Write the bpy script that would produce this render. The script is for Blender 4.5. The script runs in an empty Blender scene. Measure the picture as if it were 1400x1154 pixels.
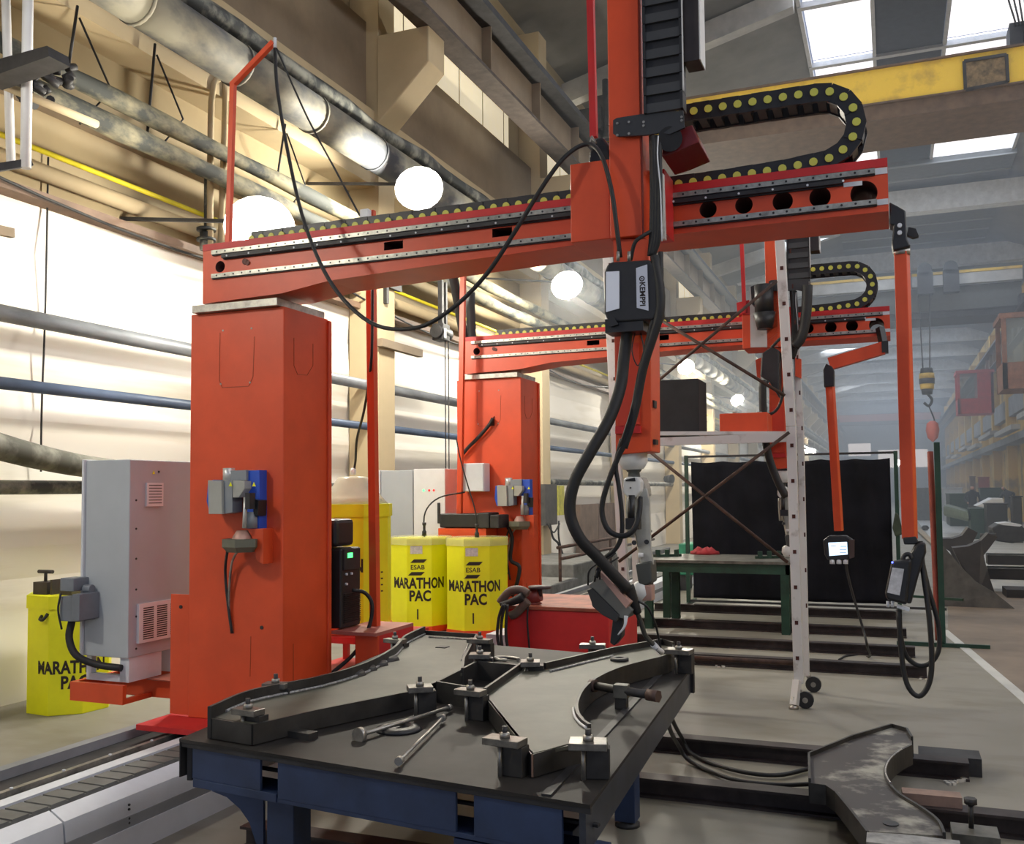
import bpy, bmesh, math, random
from mathutils import Vector, Matrix
random.seed(7)
S = bpy.context.scene
COL = S.collection
R_ = math.radians

# ------------------------------------------------------------------ camera
H = 1.6; F = 1304.0; X0 = 700.0; Y0 = 607.0
dy = Vector((520, -61, -1304)).normalized()
dx = Vector((3280, 93, 1304)); dx = (dx - dx.dot(dy) * dy).normalized()
dz = dx.cross(dy)
CR = Matrix((dx, dy, dz))                 # world <- camera axes
C0 = Vector((0, 0, H))
cd = bpy.data.cameras.new('camera'); cam = bpy.data.objects.new('camera', cd); COL.objects.link(cam)
cam.matrix_world = Matrix.Translation(C0) @ CR.to_4x4()
cd.sensor_fit = 'HORIZONTAL'; cd.sensor_width = 36; cd.lens = F / 1400 * 36
cd.shift_y = (Y0 - 577) / 1400; cd.clip_end = 400; cd.clip_start = 0.05
S.camera = cam

def ray(u, v): return CR @ Vector((u - X0, -(v - Y0), -F))
def az(u, v, z): r = ray(u, v); return C0 + r * ((z - H) / r.z)     # photo reading on a horizontal plane
def ay(u, v, y): r = ray(u, v); return C0 + r * (y / r.y)           # ... on a plane across the hall
def ax(u, v, x): r = ray(u, v); return C0 + r * (x / r.x)           # ... on a plane along the hall

# ------------------------------------------------------------------ view, world, big lights
S.view_settings.view_transform = 'Standard'; S.view_settings.look = 'None'
S.view_settings.gamma = 1; S.view_settings.use_curve_mapping = False
S.view_settings.exposure = -0.16
W = bpy.data.worlds.new('world'); S.world = W; W.use_nodes = True
W.node_tree.nodes['Background'].inputs[0].default_value = (.62, .72, 1, 1)
W.node_tree.nodes['Background'].inputs[1].default_value = 0.5
S.cycles.max_bounces = 6; S.cycles.diffuse_bounces = 3; S.cycles.glossy_bounces = 2
S.cycles.transmission_bounces = 4; S.cycles.volume_bounces = 0; S.cycles.sample_clamp_indirect = 3
S.cycles.use_denoising = True

def area(name, loc, direction, sx, sy, power, color):
    l = bpy.data.lights.new(name, 'AREA'); l.shape = 'RECTANGLE'; l.size = sx; l.size_y = sy
    l.energy = power; l.color = color
    o = bpy.data.objects.new(name, l); COL.objects.link(o); o.location = loc
    o.rotation_euler = Vector(direction).to_track_quat('-Z', 'Y').to_euler(); return o
SKY = (.70, .82, 1.0)
for i, y in enumerate((0, 9, 18, 27)):                      # daylight through the two strips of roof glazing
    area('skylight_daylight', (-.8, y, 11.61), (0, 0, -1), 1.3, 8.6, (20, 25, 60, 120)[i], SKY)
    area('skylight_daylight', (2.45, y, 11.61), (0, 0, -1), 2.2, 8.6, (30, 38, 90, 180)[i], SKY)
for i, y in enumerate((37, 44.5, 52, 59, 67, 74, 82, 90, 98, 106)):  # and through narrow cross lights farther on
    area('skylight_daylight', (-.4, y, 10.95), (0, 0, -1), 9.5, .7, 330 + 45 * i, SKY)
for i, y in enumerate((1, 9, 17, 25)):                                    # fill lights added on the unseen right, brightening the columns' right faces
    area('right_side_fill', (5.57, y, 5.6), (-1, 0, -.12), 6.5, 2.4, (400, 330, 200, 160)[i], (.84, .90, 1.0))
area('hall_end_fill', (1.5, -9, 3.0), (0, 1, -.05), 7, 4, 50, (.78, .86, 1.0))   # fill light at the open hall end behind the viewer, source unseen

# ------------------------------------------------------------------ materials
MATS = {}
def mat(name, col, rough=.6, metal=0., var=.12, scale=6., bump=0., emit=0., alpha=1., stretch=None, dark=None, thr=.6, spec=.5):
    if name in MATS: return MATS[name]
    m = bpy.data.materials.new(name); m.use_nodes = True; nt = m.node_tree; b = nt.nodes['Principled BSDF']
    b.inputs['Roughness'].default_value = rough; b.inputs['Metallic'].default_value = metal
    b.inputs['Specular IOR Level'].default_value = spec
    b.inputs['Base Color'].default_value = (*col, 1)
    tc = nt.nodes.new('ShaderNodeTexCoord'); src = tc.outputs['Object']
    if stretch:
        mp = nt.nodes.new('ShaderNodeMapping'); mp.inputs['Scale'].default_value = stretch
        nt.links.new(src, mp.inputs[0]); src = mp.outputs[0]
    if var > 0:
        n = nt.nodes.new('ShaderNodeTexNoise'); n.inputs['Scale'].default_value = scale; n.inputs['Detail'].default_value = 6
        n.inputs['Roughness'].default_value = .6
        nt.links.new(src, n.inputs['Vector'])
        r = nt.nodes.new('ShaderNodeValToRGB'); cr = r.color_ramp
        lo = dark if dark else tuple(c * (1 - var * 2.2) for c in col)
        hi = tuple(min(1, c * (1 + var)) for c in col)
        cr.elements[0].position = .30 if not dark else thr - .15; cr.elements[0].color = (*lo, 1)
        cr.elements[1].position = .70 if not dark else thr; cr.elements[1].color = (*hi, 1)
        nt.links.new(n.outputs['Fac'], r.inputs[0]); nt.links.new(r.outputs[0], b.inputs['Base Color'])
        if bump:
            bp = nt.nodes.new('ShaderNodeBump'); bp.inputs['Strength'].default_value = bump; bp.inputs['Distance'].default_value = .02
            nt.links.new(n.outputs['Fac'], bp.inputs['Height']); nt.links.new(bp.outputs[0], b.inputs['Normal'])
    if emit:
        b.inputs['Emission Color'].default_value = (*col, 1); b.inputs['Emission Strength'].default_value = emit
    if alpha < 1: b.inputs['Alpha'].default_value = alpha
    MATS[name] = m; return m
ORANGE = mat('orange_paint', (.70, .078, .020), .42, var=.07, scale=3)
RED = mat('red_paint', (.58, .022, .022), .5, var=.10, scale=4)
STEEL = mat('bare_steel', (.42, .40, .36), .38, .75, var=.22, scale=14)
RAIL = mat('ground_rail', (.40, .39, .34), .35, .6, var=.2, scale=30)
MILL = mat('mill_scale_steel', (.15, .145, .125), .5, .45, var=.28, scale=7)
DARKST = mat('dark_steel', (.034, .033, .035), .55, .2, var=.25, scale=8)
BLACK = mat('black_plastic', (.016, .016, .018), .45, var=.1, scale=20)
RUBBER = mat('black_rubber', (.014, .014, .015), .6, var=.1, scale=30)
BLUE = mat('navy_paint', (.022, .042, .105), .5, var=.2, scale=5)
YELLOW = mat('yellow_card', (.84, .84, .008), .5, var=.05, scale=3)
INK = mat('black_ink', (.02, .012, .01), .6, var=0)
ALU = mat('painted_aluminium', (.58, .57, .55), .45, .2, var=.10, scale=9, dark=(.40, .37, .34), thr=.42)
GREY = mat('cabinet_grey', (.44, .47, .50), .45, var=.03, scale=3)
LGREY = mat('light_grey', (.66, .68, .72), .5, var=.04)
WHITE = mat('white_plastic', (.80, .80, .80), .5, var=.03)
SIGBLUE = mat('signal_blue', (.02, .09, .55), .45, var=.05)
GREEN = mat('green_paint', (.010, .046, .028), .5, var=.2, scale=6)
CLOTH = mat('black_canvas', (.008, .008, .012), .85, var=.3, scale=2, spec=.15)
RUST = mat('rusty_tube', (.075, .038, .026), .7, .1, var=.3, scale=12)
PIPE = mat('grey_pipe', (.27, .29, .31), .45, .2, var=.22, scale=5, stretch=(1, .3, 1))
BPIPE = mat('blue_pipe', (.10, .14, .22), .45, .1, var=.3, scale=3, stretch=(1, .3, 1))
LAG = mat('pipe_lagging', (.22, .2, .13), .8, .0, var=.3, scale=3.5, bump=.6, dark=(.055, .06, .055), thr=.58, stretch=(1, .5, 1))
DUCTM = mat('galvanised_duct', (.21, .195, .145), .7, .1, var=.3, scale=1.3, dark=(.06, .065, .075), thr=.58, stretch=(1, .6, 1))
DPIPE = mat('sooty_pipe', (.20, .20, .17), .55, .3, var=.3, scale=4, dark=(.05, .055, .055), thr=.62)
CREAM = mat('cream_concrete', (.55, .44, .27), .8, var=.06, scale=1.1, bump=.1)
TAN = mat('tan_concrete', (.27, .21, .145), .85, var=.13, scale=1.0, bump=.1)
CONC = mat('grey_concrete', (.30, .31, .32), .85, var=.16, scale=1.2, bump=.2)
YPIPE = mat('yellow_gas_pipe', (.78, .66, .03), .5, var=.1)
CRANEY = mat('crane_yellow', (.66, .44, .035), .6, var=.2, scale=1.2, dark=(.42, .26, .04), thr=.5)
BROWN = mat('brown_board', (.20, .13, .09), .7, var=.2, scale=3)
WOOD = mat('pale_wood', (.42, .33, .22), .7, var=.15, scale=6)
GALV = mat('galvanised_sheet', (.45, .44, .42), .5, .3, var=.12, scale=2.5)
LAMPM = mat('lamp_glow', (1, .97, .88), emit=60, var=0)
GLAZE = mat('glazing_daylight', (.95, .93, .98), emit=1.2, var=0)
SCREEN = mat('lit_screen', (.62, .82, 1.0), .3, emit=1.6, var=0)
LEDG = mat('green_led', (.08, 1, .2), emit=3, var=0)
LEDR = mat('red_lamp', (.8, .02, .02), emit=.6, var=0)
LEDB = mat('blue_led', (.1, .15, 1), emit=5, var=0)
FROST = mat('frosted_plastic', (.72, .68, .55), .25, var=.05, alpha=.62)
CLEARP = mat('hazy_lid', (.78, .76, .45), .2, var=.05, alpha=.45)
WELD = mat('weld_bead', (.50, .50, .50), .4, .5, var=.3, scale=80, bump=.6)
COPPER = mat('pinkish_copper', (.55, .33, .27), .5, .3, var=.1)
SKIN = mat('skin', (.55, .30, .22), .6, var=.05)
HAIR = mat('grey_hair', (.30, .28, .27), .8, var=.1)
WORKB = mat('dark_workwear', (.03, .035, .05), .8, var=.2)
WORKG = mat('grey_workwear', (.10, .09, .09), .8, var=.2)

# ------------------------------------------------------------------ mesh helpers
class MB:
    def __init__(s): s.bm = bmesh.new(); s.mats = []; s.cur = 0
    def m(s, mt):
        if mt not in s.mats: s.mats.append(mt)
        s.cur = s.mats.index(mt); return s
    def _f(s, vs):
        try: f = s.bm.faces.new(vs)
        except ValueError: return None
        f.material_index = s.cur; return f
    def hexa(s, p):                      # 8 points, bottom 4 then top 4
        v = [s.bm.verts.new(q) for q in p]
        for a in ((3, 2, 1, 0), (4, 5, 6, 7), (0, 1, 5, 4), (1, 2, 6, 5), (2, 3, 7, 6), (3, 0, 4, 7)): s._f([v[i] for i in a])
        return s
    def box(s, a, b, rz=0, piv=None):
        x0, x1 = sorted((a[0], b[0])); y0, y1 = sorted((a[1], b[1])); z0, z1 = sorted((a[2], b[2]))
        p = [Vector(q) for q in ((x0, y0, z0), (x1, y0, z0), (x1, y1, z0), (x0, y1, z0), (x0, y0, z1), (x1, y0, z1), (x1, y1, z1), (x0, y1, z1))]
        if rz:
            c = Vector(piv) if piv else Vector(((x0 + x1) / 2, (y0 + y1) / 2, 0)); m = Matrix.Rotation(rz, 3, 'Z')
            p = [m @ (q - c) + c for q in p]
        return s.hexa(p)
    def cbox(s, c, d, rot=None):
        m = rot if rot else Matrix.Identity(3); c = Vector(c); h = Vector(d) / 2
        return s.hexa([c + m @ Vector((sx * h.x, sy * h.y, sz * h.z)) for sx, sy, sz in
                       ((-1, -1, -1), (1, -1, -1), (1, 1, -1), (-1, 1, -1), (-1, -1, 1), (1, -1, 1), (1, 1, 1), (-1, 1, 1))])
    def bar(s, p0, p1, w, h=None, up=(0, 0, 1)):
        h = h or w; p0 = Vector(p0); p1 = Vector(p1); d = (p1 - p0).normalized(); u = Vector(up)
        if abs(d.dot(u)) > .97: u = Vector((0, 1, 0))
        a = d.cross(u).normalized(); b = a.cross(d).normalized()
        q = []
        for c in (p0, p1): q += [c - a * w / 2 - b * h / 2, c + a * w / 2 - b * h / 2, c + a * w / 2 + b * h / 2, c - a * w / 2 + b * h / 2]
        return s.hexa(q)
    def prism(s, pts, axis, lo, hi):     # polygon of (a,b) pairs pushed along an axis: 'y' -> (x,z), 'z' -> (x,y), 'x' -> (y,z)
        def P(a, b, t): return (a, t, b) if axis == 'y' else ((a, b, t) if axis == 'z' else (t, a, b))
        A = [s.bm.verts.new(P(a, b, lo)) for a, b in pts]; B = [s.bm.verts.new(P(a, b, hi)) for a, b in pts]
        s._f(A[::-1]); s._f(B); n = len(pts)
        for i in range(n): s._f([A[i], A[(i + 1) % n], B[(i + 1) % n], B[i]])
        return s
    def rings(s, rs, cap=True, smooth=True):
        V = [[s.bm.verts.new(q) for q in r] for r in rs]; n = len(V[0])
        for a, b in zip(V, V[1:]):
            for i in range(n):
                f = s._f([a[i], a[(i + 1) % n], b[(i + 1) % n], b[i]])
                if f: f.smooth = smooth
        if cap: s._f(V[0][::-1]); s._f(V[-1])
        return s
    def cyl(s, p0, p1, r, r1=None, n=16):
        p0 = Vector(p0); p1 = Vector(p1); r1 = r if r1 is None else r1; d = (p1 - p0).normalized()
        a = d.orthogonal().normalized(); b = d.cross(a)
        return s.rings([[p0 + (a * math.cos(t) + b * math.sin(t)) * r for t in [2 * math.pi * i / n for i in range(n)]],
                        [p1 + (a * math.cos(t) + b * math.sin(t)) * r1 for t in [2 * math.pi * i / n for i in range(n)]]])
    def tube(s, pts, r, n=10, sm=5, rr=None):
        pts = [Vector(p) for p in pts]
        if sm > 1 and len(pts) > 2:
            out = []; P = [pts[0] * 2 - pts[1]] + pts + [pts[-1] * 2 - pts[-2]]
            for i in range(1, len(P) - 2):
                for k in range(sm):
                    t = k / sm; a, b, c, d = P[i - 1:i + 3]
                    out.append(.5 * ((2 * b) + (c - a) * t + (2 * a - 5 * b + 4 * c - d) * t * t + (3 * b - a - 3 * c + d) * t ** 3))
            out.append(pts[-1]); pts = out
        rs = []; prev = None; N = len(pts)
        for i, p in enumerate(pts):
            d = (pts[min(i + 1, N - 1)] - pts[max(i - 1, 0)]).normalized()
            a = d.orthogonal().normalized() if prev is None else (prev - d * prev.dot(d)).normalized()
            prev = a; b = d.cross(a); q = r if rr is None else rr(i / (N - 1))
            rs.append([p + (a * math.cos(t) + b * math.sin(t)) * q for t in [2 * math.pi * k / n for k in range(n)]])
        return s.rings(rs)
    def lathe(s, c, prof, n=20, axis='z'):
        c = Vector(c); rs = []
        for r, h in prof:
            ring = []
            for i in range(n):
                t = 2 * math.pi * i / n; a, b = r * math.cos(t), r * math.sin(t)
                ring.append(c + Vector((a, b, h) if axis == 'z' else ((a, h, b) if axis == 'y' else (h, a, b))))
            rs.append(ring)
        return s.rings(rs)
    def ngon(s, c, r, z0, z1, n=8, rot=0, r1=None):
        r1 = r1 or r; k = 1 / math.cos(math.pi / n)
        f = lambda rad, z: [Vector((c[0] + rad * k * math.cos(rot + 2 * math.pi * (i + .5) / n), c[1] + rad * k * math.sin(rot + 2 * math.pi * (i + .5) / n), z)) for i in range(n)]
        return s.rings([f(r, z0), f(r1, z1)], smooth=False)
    def build(s, name, mt=None, parent=None, bevel=0., label=None, kind=None, origin=None):
        bmesh.ops.recalc_face_normals(s.bm, faces=s.bm.faces)
        if parent is not None: off = gloc(parent)
        elif origin is not None: off = Vector(origin)
        else:
            xs = [v.co for v in s.bm.verts]
            off = Vector(((min(v.x for v in xs) + max(v.x for v in xs)) / 2, (min(v.y for v in xs) + max(v.y for v in xs)) / 2, min(v.z for v in xs)))
        for v in s.bm.verts: v.co -= off
        me = bpy.data.meshes.new(name); s.bm.to_mesh(me); s.bm.free()
        for x in (s.mats or [mt]): me.materials.append(x)
        if s.mats and mt and mt not in s.mats: pass
        o = bpy.data.objects.new(name, me); COL.objects.link(o)
        if parent is None: o.location = off
        else: o.parent = parent
        if bevel:
            b = o.modifiers.new('bevel', 'BEVEL'); b.width = bevel; b.segments = 2; b.limit_method = 'ANGLE'
        if label: o['label'] = label
        if kind: o['kind'] = kind
        return o
def gloc(o):
    v = Vector(o.location)
    while o.parent: o = o.parent; v += o.location
    return v
def tag(o, label, cat, group=None, kind=None):
    o['label'] = label; o['category'] = cat
    if group: o['group'] = group
    if kind: o['kind'] = kind
    return o
def thing(name, loc, label, cat, group=None):
    o = bpy.data.objects.new(name, None); COL.objects.link(o); o.location = loc; o.empty_display_size = .1
    return tag(o, label, cat, group)
def struct(o): o['kind'] = 'structure'; return o
def copy_tree(o, parent=None):
    c = o.copy(); COL.objects.link(c); c.parent = parent
    for ch in list(o.children): copy_tree(ch, c)
    return c
def text_mesh(txt, size, extrude=.0, bold=0.0):
    cu = bpy.data.curves.new('t', 'FONT'); cu.body = txt; cu.size = size; cu.extrude = extrude; cu.offset = bold
    cu.align_x = 'CENTER'; cu.align_y = 'CENTER'; cu.resolution_u = 3
    o = bpy.data.objects.new('t', cu); COL.objects.link(o)
    bpy.context.view_layer.update()
    me = bpy.data.meshes.new_from_object(o.evaluated_get(bpy.context.evaluated_depsgraph_get()))
    COL.objects.unlink(o); bpy.data.objects.remove(o); return me
def add_text(mb, txt, size, fn, bold=0.0, sx=1, cuts=()):
    me = text_mesh(txt, size, bold=bold)
    if cuts:
        b = bmesh.new(); b.from_mesh(me)
        for c in cuts: bmesh.ops.bisect_plane(b, geom=b.verts[:] + b.edges[:] + b.faces[:], plane_co=(c / sx, 0, 0), plane_no=(1, 0, 0))
        b.to_mesh(me); b.free()
    vs = [mb.bm.verts.new(fn(v.co.x * sx, v.co.y, v.co.z)) for v in me.vertices]
    for p in me.polygons: mb._f([vs[i] for i in p.vertices])
    bpy.data.meshes.remove(me)
def cut(o, cutters, mt):                 # real openings: subtract cutter shapes (world coordinates) from a mesh part
    mb = MB(); mb.m(mt)
    for fn in cutters: fn(mb)
    c = mb.build('cutter', mt, None, origin=(0, 0, 0)); c.location = (0, 0, 0)
    m = o.modifiers.new('cut', 'BOOLEAN'); m.operation = 'DIFFERENCE'; m.solver = 'EXACT'; m.object = c
    try: m.material_mode = 'TRANSFER'
    except Exception: pass
    bpy.context.view_layer.update()
    me = bpy.data.meshes.new_from_object(o.evaluated_get(bpy.context.evaluated_depsgraph_get()))
    o.modifiers.clear(); o.data = me
    bpy.data.objects.remove(c)

# ================================================================== THE HALL
XW, XP = -6.35, -5.92
def floor_mat():
    m = bpy.data.materials.new('hall_floor'); m.use_nodes = True; nt = m.node_tree; b = nt.nodes['Principled BSDF']
    tc = nt.nodes.new('ShaderNodeTexCoord')
    def noise(sc, det, mp=None):
        n = nt.nodes.new('ShaderNodeTexNoise'); n.inputs['Scale'].default_value = sc; n.inputs['Detail'].default_value = det
        if mp:
            q = nt.nodes.new('ShaderNodeMapping'); q.inputs['Scale'].default_value = mp; nt.links.new(tc.outputs['Object'], q.inputs[0]); nt.links.new(q.outputs[0], n.inputs['Vector'])
        else: nt.links.new(tc.outputs['Object'], n.inputs['Vector'])
        return n
    a = noise(1.6, 10); c = noise(3.2, 10, (.5, 1, 1))
    r = nt.nodes.new('ShaderNodeValToRGB'); r.color_ramp.elements[0].position = .3; r.color_ramp.elements[0].color = (.205, .192, .152, 1)
    r.color_ramp.elements[1].position = .68; r.color_ramp.elements[1].color = (.248, .234, .2, 1)
    nt.links.new(a.outputs['Fac'], r.inputs[0])
    r2 = nt.nodes.new('ShaderNodeValToRGB'); r2.color_ramp.elements[0].position = .30; r2.color_ramp.elements[0].color = (.55, .50, .42, 1)
    r2.color_ramp.elements[1].position = .52; r2.color_ramp.elements[1].color = (1, 1, 1, 1)
    nt.links.new(c.outputs['Fac'], r2.inputs[0])
    mx = nt.nodes.new('ShaderNodeMix'); mx.data_type = 'RGBA'; mx.blend_type = 'MULTIPLY'; mx.inputs[0].default_value = .6
    nt.links.new(r.outputs[0], mx.inputs[6]); nt.links.new(r2.outputs[0], mx.inputs[7]); nt.links.new(mx.outputs[2], b.inputs['Base Color'])
    b.inputs['Roughness'].default_value = .55; return m
FLOORM = floor_mat()
AISLE = mat('daylit_aisle_and_line', (.55, .55, .52), .45, var=.12, scale=1)  # paleness carries reflected daylight on the aisle; also the floor line
WALLM = mat('whitewashed_wall', (.86, .82, .74), .75, var=.06, scale=.8, bump=.1, dark=(.70, .64, .52), thr=.46, stretch=(1, .2, 2.2))
UPW = mat('upper_wall_cream', (.38, .30, .175), .8, var=.08, scale=.8)
RW = mat('ochre_wall', (.58, .38, .08), .8, var=.2, scale=.8, dark=(.30, .22, .10), thr=.5)
ROOFM = mat('roof_slab', (.17, .165, .155), .85, var=.12, scale=1.2)

struct(MB().box((-7, -10, -.2), (7, 118, 0)).build('floor', FLOORM))
struct(MB().box((1.1, 16.5, .0), (5.2, 117, .006)).build('trim_1', AISLE))                 # aisle strip, its pale colour holding the floor's reflected daylight
# left wall: horizontal ribbed white panels below, cream above
mb = MB(); mb.m(WALLM)
prof = [(XW - .3, 0)]
z = 0.0; zs = []
for zc, dpt in ((.35, 0), (.95, .05), (1.2, 0), (1.9, .05), (2.2, 0), (2.75, .05), (3.1, 0), (3.55, .04), (3.9, 0)):
    zs.append((zc, dpt))
prof += [(XW, 0)] + [(XW - d, q) for q, d in zs] + [(XW, 4.05), (XW - .3, 4.05)]
mb.prism(prof, 'y', -4, 117)
for y in range(1, 60, 3):
    pass
struct(mb.build('wall_left'))
mb = MB(); mb.m(UPW).box((XW - .3, -4, 4.05), (XW, 117, 10.6))
struct(mb.build('wall_left'))
mb = MB()
for y in [4.9 + 6 * i for i in range(18)]:
    for k in range(1, 6): mb.box((XW - .01, y + k * .95, 7.7), (XW + .012, y + k * .95 + .02, 10.2))
struct(mb.build('trim_2', mat('panel_joint', (.25, .2, .13), var=0)))
for i in range(18):                       # pilasters
    y = 4.4 + 6 * i
    mb = MB(); mb.box((XW, y, 0), (XP, y + .42, 10.2))
    struct(mb.build('trim_3', CREAM, bevel=.01))
    mb = MB(); mb.prism([(XP - .01, 6.25), (-5.2, 6.95), (-5.2, 7.4), (XP - .01, 7.4)], 'y', y - .02, y + .44)
    struct(mb.build('trim_4', CREAM, bevel=.015))
CG = mat('glowing_cream_panel', (1.0, .86, .60), .6, emit=.55, var=.08, scale=1.5)
for i in range(17):                        # bright cream wall panels as clerestory glazing, given an emissive glow
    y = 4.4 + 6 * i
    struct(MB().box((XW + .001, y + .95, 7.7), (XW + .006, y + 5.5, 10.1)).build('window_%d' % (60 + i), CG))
# ledges, lintel beams on the left wall
struct(MB().box((XW, -4, 3.93), (-6.18, 117, 4.0)).build('trim_5', BROWN))
struct(MB().cyl((-6.22, -4, 4.17), (-6.22, 117, 4.17), .07, n=12).build('trim_6', CREAM))
struct(MB().box((XW, -4, 5.46), (-5.96, 117, 5.64)).build('trim_7', CREAM))
struct(MB().box((XW, -4, 6.42), (-6.1, 117, 7.62)).build('trim_8', TAN))  # added beam; the wall's shaded band put into its brown-grey colour
struct(MB().box((XW, -4, 4.72), (-6.22, 117, 4.80)).build('trim_9', TAN))
struct(MB().box((XW, -4, 6.3), (-5.98, 117, 6.44)).build('trim_10', CREAM))
# crane runway girders
def runway(x0, sgn, nm):
    mb = MB()
    f = lambda a: x0 + sgn * a
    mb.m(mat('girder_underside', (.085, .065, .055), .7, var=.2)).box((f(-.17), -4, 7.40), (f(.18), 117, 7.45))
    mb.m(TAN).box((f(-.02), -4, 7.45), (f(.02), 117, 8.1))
    for y in range(0, 110, 2):
        mb.box((f(.02), y, 7.45), (f(.16), y + .03, 8.1))
    mb.m(DARKST).box((f(-.25), -4, 8.1), (f(.33), 117, 8.2))
    mb.m(STEEL).box((f(.02), -4, 8.2), (f(.09), 117, 8.32))
    return struct(mb.build(nm))
runway(-5.2, 1, 'trim_11'); runway(4.75, -1, 'trim_12')
# right wall with pilasters
struct(MB().box((5.6, -4, 0), (5.9, 117, 10.6)).build('wall_right', RW))
for i in range(14):
    y = 16.4 + 7 * i
    struct(MB().box((5.2, y, 0), (5.6, y + .5, 10)).build('trim_13', RW))
struct(MB().box((4.9, 6, 3.6), (5.6, 117, 3.9)).build('trim_14', CONC))
struct(MB().box((5.3, 6, 5.0), (5.6, 117, 5.9)).build('trim_15', CONC))
# far end wall with its lit windows
struct(MB().box((-6.6, 117, 0), (5.9, 117.4, 13)).build('wall_back', mat('far_wall', (.40, .42, .44), .8, var=.1)))
for i, (a, b, c, d) in enumerate(((-5.2, -3.2, 2.2, 3.4), (-1.4, .8, 4.0, 6.0), (1.6, 3.8, 4.0, 6.0), (-4.6, -2.2, 5.4, 6.8))):
    struct(MB().box((a, 116.9, c), (b, 117, d)).build('window_%d' % (i + 1), GLAZE))
# roof: two slopes, glazed strip, rafters
def slope(x0, z0, x1, z1, nm, y0=-4, y1=117, t=.12, m=ROOFM):
    return struct(MB().prism([(x0, z0), (x1, z1), (x1, z1 + t), (x0, z0 + t)], 'y', y0, y1).build(nm, m))
slope(XW - .3, 10.35, -1.56, 11.55, 'ceiling'); slope(3.6, 11.55, 5.9, 10.7, 'ceiling')
slope(-.10, 11.55, 1.3, 11.55, 'ceiling', m=mat('dark_roof_strip', (.05, .055, .065), .8, var=.1), t=.2)
for i in range(40):                        # glazing panes between bars, each bay
    y = -4 + 3 * i
    if y > 29: break
    for a, b in ((-1.5, -.10), (1.3, 3.6)):
        struct(MB().box((a + .04, y + .05, 11.62), (b - .04, y + 2.92, 11.66)).build('window_%d' % (10 + i), GLAZE))
mb = MB()
for a in (-1.53, -.12, 1.35, 3.55): mb.box((a - .04, -4, 11.5), (a + .04, 117, 11.6))
for i in range(40): mb.box((-1.56, -4 + 3 * i, 11.48), (3.6, -3.85 + 3 * i, 11.6))
struct(mb.build('trim_16', mat('white_glazing_bar', (.45, .45, .46), .6, var=.08)))
for i in range(16):
    y = 1 + 6 * i
    struct(MB().prism([(XW, 9.85), (-1.56, 11.05), (-1.56, 11.5), (XW, 10.3)], 'y', y, y + .3).build('trim_17', GALV))
for y, zz in ((33, 10.5), (41.5, 10.5), (48, 10.5), (55, 10.5), (63, 10.5), (70, 10.5), (78, 10.5), (86, 10.5), (93, 10.5), (102, 10.5)):
    struct(MB().box((XW, y, zz), (5.6, y + .5, zz + .75)).build('trim_18', mat('pale_girder', (.62, .64, .66), .6, var=.1)))
struct(MB().box((-6.6, -10, 9.9), (5.9, -4, 10.2)).build('ceiling', ROOFM))

a, b = az(1296, 862, .0), az(1420, 965, .0)
struct(MB().prism([(a.x, a.y), (b.x, b.y), (b.x + 3, b.y), (a.x + 4, 30), (a.x + .9, 30)], 'z', 0, .004).build('trim_19', mat('brown_floor_bay', (.20, .155, .115), .6, var=.15, scale=1.5)))
struct(MB().prism([(a.x - .09, a.y), (b.x - .09, b.y), (b.x, b.y), (a.x, a.y)], 'z', 0, .006).build('trim_20', AISLE))
struct(MB().box((-1.6, 31, 11.42), (3.65, 117, 11.56)).build('ceiling', mat('far_roof_slab', (.11, .115, .115), .8, var=.1)))
mb = MB()
for k in range(60): mb.box((-1.6 + 0 * k, 31 + 1.45 * k, 11.38), (3.65, 31.06 + 1.45 * k, 11.42))
struct(mb.build('trim_21', mat('slab_joint', (.24, .25, .26), .7, var=0)))
for y in (1, 9, 17, 25): struct(MB().box((5.585, y - 3.3, 4.4), (5.6, y + 3.3, 6.8)).build('window_%d' % (90 + y), GLAZE))  # unseen glowing panels added to go with the right-hand fill lights
# haze in the far part of the hall
hz = MB().box((-6.3, 13, .02), (5.55, 116.8, 10.3)).build('welding_haze')
hm = bpy.data.materials.new('haze'); hm.use_nodes = True; nt = hm.node_tree; nt.nodes.clear()
vo = nt.nodes.new('ShaderNodeOutputMaterial'); vs_ = nt.nodes.new('ShaderNodeVolumeScatter')
vs_.inputs['Color'].default_value = (.82, .9, 1, 1); vs_.inputs['Density'].default_value = .0145; vs_.inputs['Anisotropy'].default_value = .2
nt.links.new(vs_.outputs[0], vo.inputs['Volume']); hz.data.materials.clear(); hz.data.materials.append(hm)
tag(hz, 'thin blue-grey welding haze filling the far end of the hall', 'haze', kind='stuff')

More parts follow.
